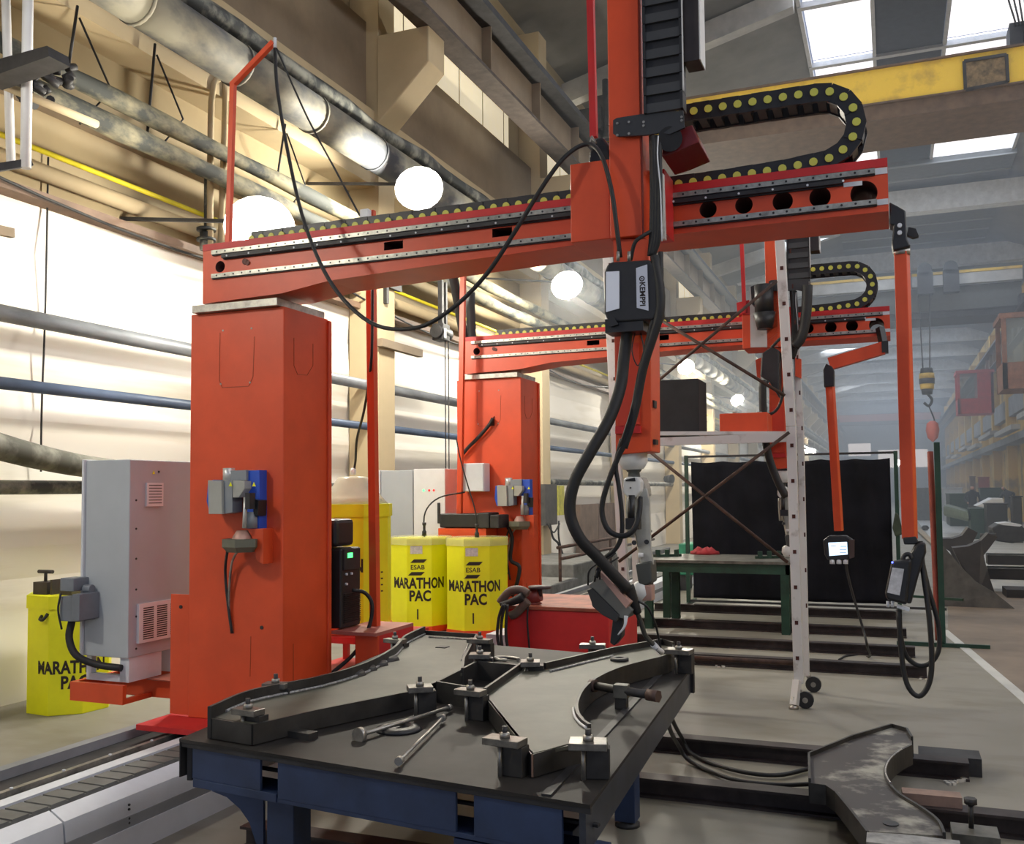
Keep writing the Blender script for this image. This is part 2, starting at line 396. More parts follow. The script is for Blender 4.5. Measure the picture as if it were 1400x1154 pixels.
# ------------------------------------------------------------------ pipes along the left wall
def wall_pipe(name, x, z, r, m, label, y0=-4, y1=117, brackets=True, n=14):
    mb = MB().m(m).cyl((x, y0, z), (x, y1, z), r, n=n)
    o = tag(mb.build(name), label, 'pipe')
    return o
p1 = wall_pipe('steam_pipe', -6.1, 2.955, .065, PIPE, 'grey round pipe along the wall, the thicker upper one behind the columns')
p2 = wall_pipe('water_pipe', -6.1, 2.435, .048, BPIPE, 'bluish round pipe along the wall below the thicker grey pipe')
for p, zz, r in ((p1, 2.89, .02), (p2, 2.385, .02)):
    for i in range(10):
        y = 10.62 + 6 * i
        mb = MB().m(PIPE).box((XW + .02, y - .02, zz - .03), (-6.02, y + .02, zz)).bar((-6.06, y, zz - .03), (XP - .38, y, zz - .28), .03)
        mb.build('pipe_bracket', None, p)
mb = MB().m(mat('olive_lagging', (.17, .17, .14), .75, var=.25, scale=3, dark=(.07, .07, .055), thr=.55)).tube([ax(-120, 570, -6.0), ax(0, 611, -6.0), ax(100, 635, -6.0), ax(180, 645, -6.0), ax(258, 656, -6.0), ax(330, 668, -6.05), ax(450, 672, -6.1), ax(560, 660, -6.15)], .1, n=14,
                      rr=lambda t: .105 - .05 * t)
tag(mb.build('lagged_pipe'), 'thick dirty lagged pipe sagging along the wall behind the grey cabinet', 'pipe')
wall_pipe('drain_pipe', -6.15, 1.665, .055, DPIPE, 'dark pipe low on the left wall just above the white panels', y1=14)
wall_pipe('low_pipe', -6.15, 1.78, .06, DPIPE, 'dark pipe bundle low on the wall past the second column', y0=14.5, y1=34)
g = wall_pipe('gas_pipe', -6.1, 4.29, .022, YPIPE, 'thin bright yellow gas pipe high on the wall', n=10)
mb = MB().m(LAG).tube([(-5.8 + random.uniform(-.02, .02), -4 + i * 1.1, 4.587 + random.uniform(-.015, .015)) for i in range(110)], .09, n=12, sm=2, rr=lambda t: .085 + .012 * math.sin(t * 400))
tag(mb.build('lagged_pipe'), 'lower of two crusty lagged pipes under the cream lintel beam', 'pipe')
mb = MB().m(LAG).tube([(-5.8 + random.uniform(-.02, .02), -4 + i * 1.1, 4.83 + random.uniform(-.015, .015)) for i in range(110)], .08, n=12, sm=2, rr=lambda t: .078 + .01 * math.sin(t * 310))
tag(mb.build('lagged_pipe'), 'upper of two crusty lagged pipes under the cream lintel beam', 'pipe')
mb = MB().m(DUCTM)
for i in range(100):
    mb.cyl((-5.3, -4 + i * 1.2, 5.4), (-5.3, -2.83 + i * 1.2, 5.4), .19, n=20)
    mb.cyl((-5.3, -2.83 + i * 1.2, 5.4), (-5.3, -2.80 + i * 1.2, 5.4), .2, n=20)
tag(mb.build('ventilation_duct'), 'big round galvanised duct high along the left wall', 'duct')
mb = MB().m(DPIPE).tube([(-5.35 + random.uniform(-.02, .02), -4 + i * .6, 5.73 + random.uniform(-.02, .02)) for i in range(200)], .1, n=12, sm=1, rr=lambda t: .10 + .012 * math.sin(t * 900))
tag(mb.build('sooty_pipe'), 'sooty dark pipe lying on top of the galvanised duct', 'pipe')
mb = MB().m(RUBBER)
for k in range(8):
    a = -2 + 6 * k
    mb.tube([(-6.12, a + 6 * t / 8, 4.1 - .22 * math.sin(math.pi * t / 8) - .01 * (k % 3)) for t in range(9)], .013, n=6, sm=1)
tag(mb.build('sagging_cable'), 'thin black cable sagging in loops along the wall under the gas pipe', 'cable')
# rods and wires hung on the upper wall
for i, (u, v0, v1) in enumerate(((212, 60, 200), (390, 170, 250), (106, 8, 90))):
    a = ax(u, v0, -5.9); b = ax(u - 12, v1, -5.9)
    mb = MB().m(DARKST).tube([a, b], .012, n=6).tube([a + Vector((.02, 0, -.1)), a + Vector((.02, .34, -.55)), a + Vector((.02, .02, -.95))], .009, n=6, sm=1)
    tag(mb.build('hanger_rod'), ('rusty rod with bent wire under the cream beam, middle of three', 'rusty rod with bent wire under the cream beam, beside the orange cable pole', 'rusty rod with bent wire under the cream beam, nearest the top left corner')[i], 'rod')
mb = MB().m(CREAM)
mb.tube([ax(287, 345, -5.95), ax(289, 140, -5.95), ax(300, 108, -5.95), ax(308, 130, -5.95), ax(301, 345, -5.95)], .03, n=8, sm=3)
tag(mb.build('conduit_bend'), 'pale swan-neck pipe bend on the wall behind the orange cable pole', 'pipe')
mb = MB().m(DPIPE).cyl(ax(282, 318, -6), ax(282, 342, -6), .06).cyl(ax(282, 312, -6), ax(282, 316, -6), .09).cyl(ax(282, 326, -6), ax(282, 330, -6), .09).cyl(ax(282, 240, -6), ax(282, 312, -6), .022)
tag(mb.build('valve'), 'dirty flanged valve on the wall at the end of the orange beam', 'valve')
# wall electrics
mb = MB().m(RUBBER).tube([ax(66, 215, -6.3), ax(62, 420, -6.3), ax(57, 560, -6.3), ax(56, 645, -6.3)], .008, n=6)
tag(mb.build('wall_wire'), 'thin dark wire running down the white wall at the far left', 'wire')
mb = MB().m(TAN).bar(ax(-10, 313, -6.2), ax(17, 319, -6.2), .05, .07)
tag(mb.build('bracket_stub'), 'short brown bracket stub on the white wall at the left edge', 'bracket')

# chain hoist beyond the first post
h = thing('chain_hoist', ax(603, 455, -5.5), 'dark chain hoist hanging from the wall beam with a looped chain', 'hoist')
c = gloc(h)
MB().m(DARKST).cbox(c, (.16, .22, .22)).cyl(c + Vector((0, -.16, 0)), c + Vector((0, .2, 0)), .09).build('hoist_body', None, h, bevel=.01)
MB().m(LGREY).cbox(c + Vector((.09, -.06, -.02)), (.015, .05, .13)).build('hoist_label', None, h)
MB().m(DARKST).bar(c, c + Vector((0, 0, .7)), .06).bar(c + Vector((.0, .14, 0)), c + Vector((0, .14, .7)), .04).build('hoist_bracket', None, h)
MB().m(DARKST).cyl(c + Vector((.05, .02, -.1)), c + Vector((.05, .02, -2.7)), .008, n=6).cyl(c + Vector((.05, .12, 0)), c + Vector((.05, .12, -2.7)), .008, n=6).build('hoist_chain', None, h)

# access ladder rails, top left
t = thing('access_ladder', ax(36, 230, -5.4), 'pale tubular ladder frame at the top left corner', 'ladder')
mb = MB().m(WHITE).cyl(ax(39, -60, -5.4), ax(35, 230, -5.4), .035).build('ladder_rail', None, t)
mb = MB().m(WHITE).cyl(ax(6, -60, -5.7), ax(15, 225, -5.7), .03).build('ladder_rail', None, t)
MB().m(CREAM).cyl(ax(8, 118, -5.5), ax(132, 170, -5.5), .03).build('handrail', None, t)
MB().m(DARKST).bar(ax(-20, 232, -5.5), ax(42, 222, -5.4), .05).build('foot_bar', None, t)
mb = MB().m(DARKST).prism([(v.x, v.z) for v in (ay(-10, 118, 4.6), ay(0, 100, 4.6), ay(90, 76, 4.6), ay(93, 90, 4.6), ay(0, 122, 4.6))], 'y', 4.45, 4.62)
tag(mb.build('steel_channel'), 'dark steel channel end jutting across the pale ladder rails', 'beam')
mb = MB().m(DARKST)
for i in range(26):
    p = ax(30 + random.uniform(0, 62), 118 + random.uniform(-30, 22), -5.6); mb.cyl(p, p + Vector((random.uniform(-.08, .08), random.uniform(-.12, .12), random.uniform(-.06, .06))), .03, n=8)
tag(mb.build('valve_cluster'), 'rusty cluster of valves and fittings behind the pale ladder', 'valve')

# ------------------------------------------------------------------ overhead cranes
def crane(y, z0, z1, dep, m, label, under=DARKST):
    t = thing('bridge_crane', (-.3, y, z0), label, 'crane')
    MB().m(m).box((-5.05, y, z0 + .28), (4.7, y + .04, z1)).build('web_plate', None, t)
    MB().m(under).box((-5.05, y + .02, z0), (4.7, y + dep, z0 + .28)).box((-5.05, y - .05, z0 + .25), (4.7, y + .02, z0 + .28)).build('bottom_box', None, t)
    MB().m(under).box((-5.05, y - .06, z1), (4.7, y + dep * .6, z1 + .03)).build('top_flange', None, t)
    for s in (-1, 1):
        x = -.15 + s * 4.93
        mb = MB().m(DARKST).box((x - .22, y - .7, 8.34), (x + .22, y + dep + .6, 8.75))
        mb.cyl((x - .1, y - .4, 8.42), (x + .1, y - .4, 8.42), .16).cyl((x - .1, y + dep + .3, 8.42), (x + .1, y + dep + .3, 8.42), .16)
        mb.build('end_carriage', None, t)
    return t
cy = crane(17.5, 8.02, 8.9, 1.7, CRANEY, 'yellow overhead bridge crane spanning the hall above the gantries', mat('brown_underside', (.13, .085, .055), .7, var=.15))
pa = [ay(u, v, 17.46) for u, v in ((1318, 84), (1376, 75), (1378, 112), (1320, 123))]
MB().m(mat('grimy_plate', (.20, .14, .07), .8, var=.35, scale=10)).hexa([p + Vector((0, 0, 0)) for p in pa] + [p + Vector((0, .03, 0)) for p in pa]).build('cover_plate', None, cy)
mb = MB().m(DARKST)
for a, b in ((0, 1), (1, 2), (2, 3), (3, 0)): mb.bar(pa[a], pa[b], .05)
mb.build('plate_frame', None, cy)
mb = MB().m(DARKST)
q = ay(1390, 60, 17.9); mb.box((q.x - .1, 17.9, 8.93), (q.x + 1.2, 18.4, 9.5)); mb.cyl((q.x + .1, 17.85, 9.2), (q.x + .9, 17.85, 9.2), .2)
for k in range(4): mb.tube([(q.x + .05 * k, 17.85, 9.4), (q.x - .15 + .1 * k, 17.85, 10.3), (q.x + .1 + .1 * k, 17.85, 11.2)], .015, n=6)
mb.build('trolley', None, cy)
mb = MB().m(DARKST).box((-4.95, 16.9, 8.4), (-4.6, 17.3, 9.0)).cyl((-4.8, 16.95, 8.2), (-4.8, 16.95, 9.3), .06)
mb.build('travel_motor', None, cy)
c2 = crane(40, 8.15, 9.3, 2.0, mat('crane_grey', (.10, .105, .10), .7, var=.1), 'dark grey overhead bridge crane farther down the hall')
mb = MB().m(GALV).box((-5, 39.6, 9.34), (4.7, 39.9, 9.75)); mb.m(CRANEY).box((-5, 39.55, 9.75), (4.7, 39.62, 9.85)); mb.build('walkway', None, c2)
mb = MB().m(DARKST)
for x in (.35, 1.1, 2.0): mb.box((x, 39.3, 9.0), (x + .55, 39.7, 9.85)).cyl((x + .27, 39.3, 9.95), (x + .27, 39.7, 9.95), .25)
mb.build('trolley', None, c2)
crane(104, 8.2, 9.2, 2, mat('crane_red', (.45, .12, .08), .6, var=.1), 'faded red overhead crane far away in the haze')
# crane cabs
def cab(x, y, z, label, mm):
    t = thing('crane_cab', (x, y, z), label, 'crane cab')
    mb = MB().m(mm)
    for a in (0, 1.5):
        for b in (0, 1.6): mb.box((x + a, y + b, z), (x + a + .12, y + b + .12, z + 2.1))
    mb.box((x, y, z), (x + 1.62, y + 1.72, z + .75)).box((x - .05, y - .05, z + 2.0), (x + 1.67, y + 1.77, z + 2.15))
    mb.box((x + .9, y, z + .7), (x + 1.62, y + 1.72, z + 2.0))
    mb.build('cab_body', None, t)
    MB().m(mat('cab_glass', (.25, .28, .28), .1, var=0, alpha=.5)).box((x + .12, y + .04, z + .75), (x + .9, y + .06, z + 2.0)).build('cab_window', None, t)
q = ay(1310, 566, 52); cab(q.x, 52, q.z, 'red operator cab under the crane beside the right wall', RED)
q = ay(1372, 532, 30); cab(q.x, 30, q.z, 'brown operator cab cut by the right edge of the view', mat('cab_brown', (.22, .10, .06), .7, var=.2))
# hook block
t = thing('crane_hook', ay(1268, 535, 39.5), 'yellow and black striped hook block hanging on wire ropes', 'hook')
c = ay(1267, 520, 39.5)
mb = MB()
for k in range(5): mb.m(CRANEY if k % 2 else BLACK).cyl(c + Vector((0, -.12, .45 - .2 * k)), c + Vector((0, -.12, .25 - .2 * k)), .18 + .1 * math.sin(math.pi * (k + .5) / 5), .18 + .1 * math.sin(math.pi * (k + 1) / 5), n=14)
mb.build('hook_block', None, t)
MB().m(DARKST).cyl(c + Vector((-.12, 0, .4)), (c.x - .2, 39.5, 9.0), .025, n=6).cyl(c + Vector((.12, 0, .4)), (c.x + .2, 39.5, 9.0), .025, n=6).build('wire_rope', None, t)
MB().m(DARKST).tube([c + Vector((0, 0, -.5)), c + Vector((.16, 0, -.75)), c + Vector((.05, 0, -.98)), c + Vector((-.12, 0, -.85))], .05, n=8).build('hook', None, t)
d = ay(1275, 588, 39.5)
MB().m(DARKST).tube([c + Vector((.03, 0, -.95)), c + Vector((.22, 0, -1.5)), d + Vector((-.05, 0, .3))], .025, n=6).tube([c + Vector((.03, 0, -.95)), d + Vector((.1, 0, .3))], .02, n=6).build('sling_chain', None, t)
mb = MB().m(mat('pink_red', (.7, .16, .12), .5, var=.05)).lathe(d, [(.08, .35), (.2, .25), (.24, 0), (.18, -.3), (.02, -.45)], n=10)
tag(mb.build('lifting_magnet'), 'small pinkish-red lifting clamp hanging below the hook chain', 'clamp')

# ------------------------------------------------------------------ flood lamps
LC = (1.0, .94, .80)
def lamp(p, size, power, label, tilt=(.35, .2, -1)):
    power *= 1.25
    t = thing('high_bay_lamp', p, label, 'lamp', 'bright floodlamps along the left wall')
    d = Vector(tilt).normalized(); q = d.to_track_quat('-Z', 'Y').to_matrix()
    prof = [(.06, .42), (.1, .36), (.30, .2), (.5, .02), (.52, 0)]
    n = 20; rs = [[p + q @ Vector((r * size * math.cos(2 * math.pi * i / n), r * size * math.sin(2 * math.pi * i / n), h * size)) for i in range(n)] for r, h in prof]
    MB().m(GALV).rings(rs, cap=False).build('reflector', None, t)
    MB().m(LAMPM).rings([[p + q @ Vector((r * size * math.cos(2 * math.pi * i / n), r * size * math.sin(2 * math.pi * i / n), h * size)) for i in range(n)] for r, h in
                         ((.03, .30), (.2, .22), (.34, .10), (.38, .0), (.3, -.10), (.02, -.2))]).build('bulb', None, t)
    MB().m(DARKST).bar(p - d * (.2 * size), (XW + .02, p.y, p.z + .25), .03).build('lamp_arm', None, t)
    l = bpy.data.lights.new('lamp_light', 'POINT'); l.energy = power * .40; l.color = LC; l.shadow_soft_size = .12
    o = bpy.data.objects.new('lamp_light', l); COL.objects.link(o); o.location = p + d * (.55 * size)
    o.rotation_euler = d.to_track_quat('-Z', 'Y').to_euler(); return t
lps = [(ax(355, 312, -4.85), .56, 430, 'brightest floodlamp above the end of the near orange beam'),
       (ax(573, 258, -4.85), .52, 1000, 'floodlamp glowing just above the middle of the near orange beam'),
       (ax(775, 390, -4.85), .5, 1200, 'floodlamp seen under the near orange beam beside the scaffold'),
       (ax(938, 502, -4.85), .42, 1100, 'elongated floodlamp seen through the scaffold bracing'),
       (ax(1008, 547, -4.85), .42, 1200, 'small distant floodlamp above the orange box on the scaffold'),
       (Vector((-5.35, 1.2, 4.4)), .62, 330, 'floodlamp on the left wall beside the viewer')]
for i, a in enumerate(lps): lamp(a[0], a[1], a[2], a[3], ((.5, -.7, -.8), (.5, -.7, -.9), (.5, -.8, -.8), (.5, -.8, -.7), (.4, -.8, -.7), (.3, .5, -1))[i])
for u, v, y in ((1108, 617, 60), (1100, 612, 75), (1228, 632, 85)):
    p = ay(u, v, y)
    tag(MB().m(LAMPM).lathe(p, [(.02, -.25), (.3, -.12), (.3, .1), (.02, .2)], n=10).build('welding_arc_lamp'), {1108: 'distant bright lamp over the black curtain, larger of the pair', 1100: 'distant bright lamp over the black curtain, smaller of the pair', 1228: 'distant bright lamp just right of the black curtain'}[u], 'lamp')
# ================================================================== THE GANTRIES
def pz(pts, y): return [(p.x, p.z) for p in (ay(u, v, y) for u, v in pts)]
FY = 4.54
def energy_chain(mb, path, y0, y1, step=.07, h=.085, dots=True):
    """links along a path of (x,z); side plates front and back with cross bars, yellow pins on the front"""
    P = [Vector((a, 0, b)) for a, b in path]; L = [0]
    for a, b in zip(P, P[1:]): L.append(L[-1] + (b - a).length)
    def at(s):
        for i in range(len(P) - 1):
            if s <= L[i + 1]: return P[i].lerp(P[i + 1], (s - L[i]) / (L[i + 1] - L[i]))
        return P[-1]
    n = int(L[-1] / step)
    for i in range(n):
        a = at(i * step); b = at((i + 1) * step); d = (b - a).normalized(); m = (a + b) / 2
        rot = Matrix((d, Vector((0, 1, 0)), d.cross(Vector((0, 1, 0))))).transposed()
        mb.m(BLACK)
        for yy in (y0 + .01, y1 - .01): mb.cbox((m.x, yy + (.004 if i % 2 else 0), m.z), (step * 1.16, .02, h), rot)
        mb.cbox((m.x, (y0 + y1) / 2, m.z), (step * .55, y1 - y0 - .02, h * .86), rot)
        if dots: mb.m(YDOT).cyl((a.x, y0 - .006, a.z), (a.x, y0 + .002, a.z), .019, n=12)
YDOT = mat('yellow_pin', (.62, .62, .10), .5, var=0)
def arc(cx, cz, r, a0, a1, n=10): return [(cx + r * math.cos(R_(a0 + (a1 - a0) * i / n)), cz + r * math.sin(R_(a0 + (a1 - a0) * i / n))) for i in range(n + 1)]

g1 = thing('welding_gantry', (-3.52, 4.77, .27), 'nearest orange gantry column carrying the long red beam overhead', 'gantry')
mb = MB().m(ORANGE).prism([(-3.86, FY), (-3.2, FY), (-3.2, 5.0), (-3.86, 5.0)], 'z', .3, 2.67)
mb.box((-3.215, 4.985, .3), (-3.185, 5.02, 2.66)).box((-3.87, 4.99, .3), (-3.85, 5.02, 2.66))
mb.build('column', None, g1, bevel=.006)
mb = MB().m(ORANGE).box((-4.0, FY + .01, .31), (-3.85, FY + .02, 1.01)).build('side_plate', None, g1)
mb = MB().m(RED).box((-4.02, 4.3, .27), (-3.08, 5.3, .3)).build('base_plate', None, g1)
LINE = mat('orange_seam', (.34, .05, .015), .6, var=0)
mb = MB().m(LINE)
def seam(pts, y=FY - .001):
    for a, b in zip(pts, pts[1:]): mb.bar((a[0], y, a[1]), (b[0], y, b[1]), .002, .003)
seam(pz([(301, 455), (300, 520), (304, 530), (340, 528), (346, 515), (348, 460)], FY))
seam(pz([(343, 870), (342, 925)], FY))
q = [ax(402, 462, -3.199), ax(402, 500, -3.199), ax(407, 512, -3.199), ax(420, 513, -3.199), ax(428, 500, -3.199), ax(428, 470, -3.199)]
for a, b in zip(q, q[1:]): mb.bar(a, b, .002, .003)
q = [ax(401, 880, -3.199), ax(401, 940, -3.199)]; mb.bar(q[0], q[1], .002, .004)
for u, v in ((305, 452), (344, 449), (302, 525), (342, 523)): p = ay(u, v, FY); mb.m(STEEL).cyl((p.x, FY - .003, p.z), (p.x, FY, p.z), .006, n=8).m(LINE)
mb.build('panel_seam', None, g1)
MB().m(BLACK).cyl((ay(358, 858, FY).x, FY - .004, ay(358, 858, FY).z), (ay(358, 858, FY).x, FY, ay(358, 858, FY).z), .011, n=10).cyl((ay(246, 830, FY).x, FY + .004, ay(246, 830, FY).z), (ay(246, 830, FY).x, FY + .009, ay(246, 830, FY).z), .011, n=10).build('cable_hole', None, g1)
MB().m(STEEL).box((-3.82, 4.50, 2.67), (-3.22, 4.99, 2.715)).build('top_plate', None, g1, bevel=.003)
# beam: box section, tapered underside, real openings
top = 3.062
mb = MB().m(ORANGE)
mb.prism([(-3.775, 2.73), (-3.22, 2.745), (-2.9, 2.79), (-2.05, 2.822), (-1.46, 2.841), (.018, 2.841), (.018, top), (-3.775, top)], 'y', FY, 4.86)
beam = mb.build('beam', None, g1)
HOLES = [((968, 283), .041), ((1017, 277), .041), ((1070, 272), .046), ((1121, 266), .047)]
INS = mat('shaded_opening', (.05, .008, .005), .8, var=0)  # dark colour puts the shade inside the openings
def mk(u, v, r, d): 
    def f(m): p = ay(u, v, FY); m.cyl((p.x, FY - .05, p.z - .012), (p.x, FY + d, p.z - .012), r, n=28)
    return f
fs = [mk(u, v, r, .25) for (u, v), r in HOLES] + [mk(1181, 261, .058, .5), mk(301, 362, .034, .5)]
def slot(u0, u1, v, hgt):
    def f(m): a = ay(u0, v, FY); b = ay(u1, v, FY); m.box((a.x, FY - .05, a.z - hgt / 2), (b.x, FY + .2, a.z + hgt / 2))
    return f
fs += [slot(525, 551, 337, .045), slot(673, 700, 319, .045)]
cut(beam, fs, INS)
MB().m(RED).box((-3.775, FY - .004, 3.045), (.018, FY + .012, 3.083)).build('top_lip', None, g1)
MB().m(mat('weld_plug', (.12, .03, .02), .6, var=0)).cyl((-3.47, FY - .008, 2.953), (-3.47, FY + .0, 2.953), .018, n=10).cyl((-3.452, FY - .008, 2.945), (-3.452, FY, 2.945), .015, n=10).build('plug', None, g1)
def rail(z, x0, x1, nm, hgt=.022, m=RAIL, bolts=None, prot=.02):
    mb = MB().m(m).box((x0, FY - prot, z - hgt / 2), (x1, FY, z + hgt / 2))
    if bolts:
        mb.m(BLACK if m is RAIL else LGREY); x = x0 + .04
        while x < x1: mb.cyl((x, FY - prot - .002, z), (x, FY - prot, z), .0055, n=8); x += bolts
    mb.m(DARKST).box((x0, FY - .012, z - hgt / 2 - .006), (x1, FY, z - hgt / 2))
    mb.build(nm, None, g1)
rail(3.026, -3.70, -.035, 'guide_rail', .024, bolts=.06); rail(2.885, -3.70, -.03, 'guide_rail', .024, bolts=.06)
rail(2.993, -3.62, -.17, 'gear_rack', .018, DARKST, bolts=.155, prot=.03)
for a, b in (((-.035, FY - .003, 3.012), (.017, FY, 3.04)), ((-.03, FY - .003, 2.872), (.017, FY, 2.898)), ((-.17, FY - .003, 2.972), (-.09, FY, 2.992))): MB().m(LGREY).box(a, b).build('milled_pad', None, g1)
def chain_for(x_mast):
    mb = MB()
    r = .155; zt = 3.445; zb = 3.1; ex = x_mast + .97 - .11
    path = [(-3.45, 3.094), (ex - .5, 3.096), (ex - .2, 3.105)] + arc(ex - .03, (zt + 3.12) / 2, (zt - 3.12) / 2, -90, 90, 12) + [(x_mast + .14, zt)]
    energy_chain(mb, path, 4.57, 4.74)
    return mb
chain_for(-1.10).build('energy_chain', None, g1)
MB().m(RED).box((-3.6, 4.75, 3.06), (.01, 4.77, 3.12)).build('chain_tray', None, g1)

# the second gantry: the same machine farther along the track
g2 = copy_tree(g1); g2.location.y += 3.74
g2['label'] = 'second orange gantry column with its red beam, farther down the track'

# cable pole on the near beam
t = thing('cable_pole', (-3.60, 4.7, 3.08), 'bent orange pole standing on the near beam and holding the hanging cable', 'pole')
MB().m(ORANGE).bar((-3.72, 4.7, 3.06), ay(319, 113, 4.7), .03).bar(ay(317, 117, 4.7), ay(374, 58, 4.7), .03).build('pole', None, t)
MB().m(LGREY).cyl(ay(376, 52, 4.7), ay(376, 66, 4.7), .01).build('pulley_eye', None, t)

# loose cables
def cable(name, pts, r, label, m=RUBBER, n=8, sm=5, cat='cable'):
    return tag(MB().m(m).tube(pts, r, n=n, sm=sm).build(name), label, cat)
cable('welding_cable', [ay(u, v, y) for u, v, y in ((376, 66, 4.7), (379, 120, 4.65), (392, 200, 4.5), (412, 290, 4.35), (438, 360, 4.25), (470, 410, 4.2), (515, 445, 4.15), (570, 448, 4.1), (618, 422, 4.1),
      (665, 375, 4.1), (705, 315, 4.1), (745, 250, 4.1), (775, 212, 4.12), (803, 197, 4.15), (822, 212, 4.12), (836, 260, 4.1), (843, 310, 4.1), (848, 352, 4.12))], .0105, 'long black cable looping from the bent pole to the top of the mast')
cable('stay_wire', [ay(u, v, 4.68) for u, v in ((378, 66), (420, 160), (460, 235), (492, 295))], .006, 'thin dark wire slanting from the bent pole down to the near beam')
MB_ = MB().m(WHITE).cbox(ay(500, 293, 4.66), (.05, .04, .05)).m(ORANGE).cbox(ay(508, 294, 4.7), (.04, .03, .05))
tag(MB_.build('cable_clip'), 'small white and orange clip on top of the near beam', 'clip')

# track on the floor
t = thing('gantry_track', (-3.7, 10, 0), 'long floor track with grey side covers under the orange gantries', 'track')
MB().m(CONC).box((-4.18, -2, 0), (-4.11, 26, .25)).box((-4.11, -2, 0), (-3.22, 26, .16)).build('track_bed', None, t)
MB().m(DARKST).box((-4.11, -2, .16), (-3.85, 26, .2)).build('track_side', None, t)
mb = MB().m(DARKST).box((-3.85, -2, .16), (-3.76, 26, .225))
mb.m(STEEL).box((-3.83, -2, .225), (-3.80, 26, .25)); mb.m(LGREY)
for i in range(90): mb.cyl((-3.815, -1.5 + .3 * i, .25), (-3.815, -1.5 + .3 * i, .256), .008, n=8)
mb.build('track_rail', None, t)
MB().m(LGREY).box((-3.72, -2, .16), (-3.64, 26, .25)).build('track_strip', None, t)
mb = MB().m(mat('chain_top_grey', (.14, .14, .13), .6, var=.15)).box((-3.62, -2, .18), (-3.46, 26, .238))
for i in range(260): mb.box((-3.62, -1.6 + .1 * i, .238), (-3.46, -1.6 + .1 * i + .085, .246))
mb.build('floor_energy_chain', None, t)
for i, (a, b) in enumerate(((-2, 1.1), (1.11, 3.05), (3.06, 6.0), (6.01, 9.0), (9.01, 12.0), (12.01, 15), (15.01, 18), (18.01, 21), (21.01, 24), (24.01, 26))):
    mb = MB().m(LGREY).prism([(-3.22, .115), (-3.235, .245), (-3.31, .285), (-3.31, .16), (-3.25, .10)], 'y', a, b)
    mb.prism([(-3.2, .0), (-3.215, .110), (-3.26, .110), (-3.26, .0)], 'y', a, b)
    mb.m(BLACK)
    for y in (a + .35, b - .35):
        for z in (.13, .15, .19, .21): mb.cyl((-3.225, y, z), (-3.219, y, z), .006, n=6)
    mb.build('track_cover', None, t)

# control cabinets on orange consoles
def cabinet(label, bl):
    c = thing('control_cabinet', (-4.55, 4.9, .45), label, 'cabinet')
    cb = MB().m(GREY).box((-4.725, 4.6, .6), (-4.37, 5.25, 1.82)).build('cabinet_body', None, c, bevel=.006)
    MB().m(LGREY).box((-4.745, 4.585, .6), (-4.727, 5.25, 1.825)).build('cabinet_door', None, c, bevel=.003)
    mb = MB().m(LGREY).box((-4.70, 4.62, .45), (-4.4, 4.66, .49)).box((-4.45, 4.62, .45), (-4.38, 4.9, .6)).box((-4.70, 5.0, .45), (-4.38, 5.2, .6)).box((-4.72, 4.62, .45), (-4.68, 4.66, .6))
    mb.build('plinth', None, c)
    X = -4.37
    mb = MB().m(WHITE); a = ax(199, 660, X); b = ax(221, 692, X); mb.box((X, a.y, b.z), (X + .014, b.y, a.z)); mb.m(DARKST)
    for k in range(7): z = b.z + (a.z - b.z) * (k + 1) / 8; mb.box((X + .014, a.y + .015, z), (X + .0155, b.y - .015, z + .005))
    mb.build('small_vent', None, c)
    mb = MB().m(WHITE); a = ax(187, 826, X); b = Vector((X, 5.08, ax(187, 880, X).z)); mb.box((X, a.y, b.z), (X + .02, b.y, a.z)); mb.m(DARKST)
    for k in range(15):
        z = b.z + .02 + (a.z - b.z - .04) * k / 15
        for j in range(4): y = a.y + .035 + j * .12; mb.box((X + .02, y, z), (X + .0215, y + .09, z + .007))
    mb.build('louvre', None, c)
    for u, v in ((186, 684), (186, 723), (186, 764), (186, 806), (186, 843), (186, 887), (217, 645)):
        p = ax(u, v, X); MB().m(BLACK).cyl((X, p.y, p.z), (X + .003, p.y, p.z), .007, n=8).build('screw', None, cb)
    p = ax(210, 646, X); MB().m(YELLOW).prism([(p.y - .012, p.z - .01), (p.y + .012, p.z - .01), (p.y, p.z + .012)], 'x', X, X + .002).build('warning_sticker', None, c)
    D = mat('isolator_grey', (.17, .19, .22), .5, var=.08)
    s = MB().m(D).box((-4.80, 4.48, 1.01), (-4.69, 4.6, 1.09)).box((-4.78, 4.46, .83), (-4.63, 4.6, .98)).box((-4.66, 4.44, .84), (-4.60, 4.6, 1.0)).cyl((-4.68, 4.56, 1.02), (-4.62, 4.56, 1.02), .028).build('isolator_switch', None, c, bevel=.004)
    MB().m(RUBBER).tube([(-4.74, 4.52, .83), (-4.74, 4.5, .72), (-4.68, 4.5, .62), (-4.58, 4.56, .56), (-4.42, 4.6, .54)], .022, n=12).tube([(-4.76, 4.45, 1.0), (-4.77, 4.44, .9), (-4.76, 4.46, .78)], .006).build('conduit', None, c)
    return c
c1 = cabinet('tall grey electrical cabinet with white louvres left of the near column', 1)
c2_ = copy_tree(c1); c2_.location.y += 3.74; c2_['label'] = 'pale grey electrical cabinet standing behind the pair of yellow drums'
mb = MB().m(WHITE).box((-4.36, 8.34, .47), (-4.02, 9.0, 1.83)); mb.m(LEDG).cyl((-4.25, 8.335, 1.62), (-4.25, 8.345, 1.62), .012, n=10)
mb.m(LEDR).cyl((-4.19, 8.335, 1.62), (-4.19, 8.345, 1.62), .012, n=10).cyl((-4.14, 8.335, 1.62), (-4.14, 8.345, 1.62), .012, n=10)
mb.m(DARKST).box((-4.10, 8.33, 1.3), (-4.07, 8.34, 1.5))
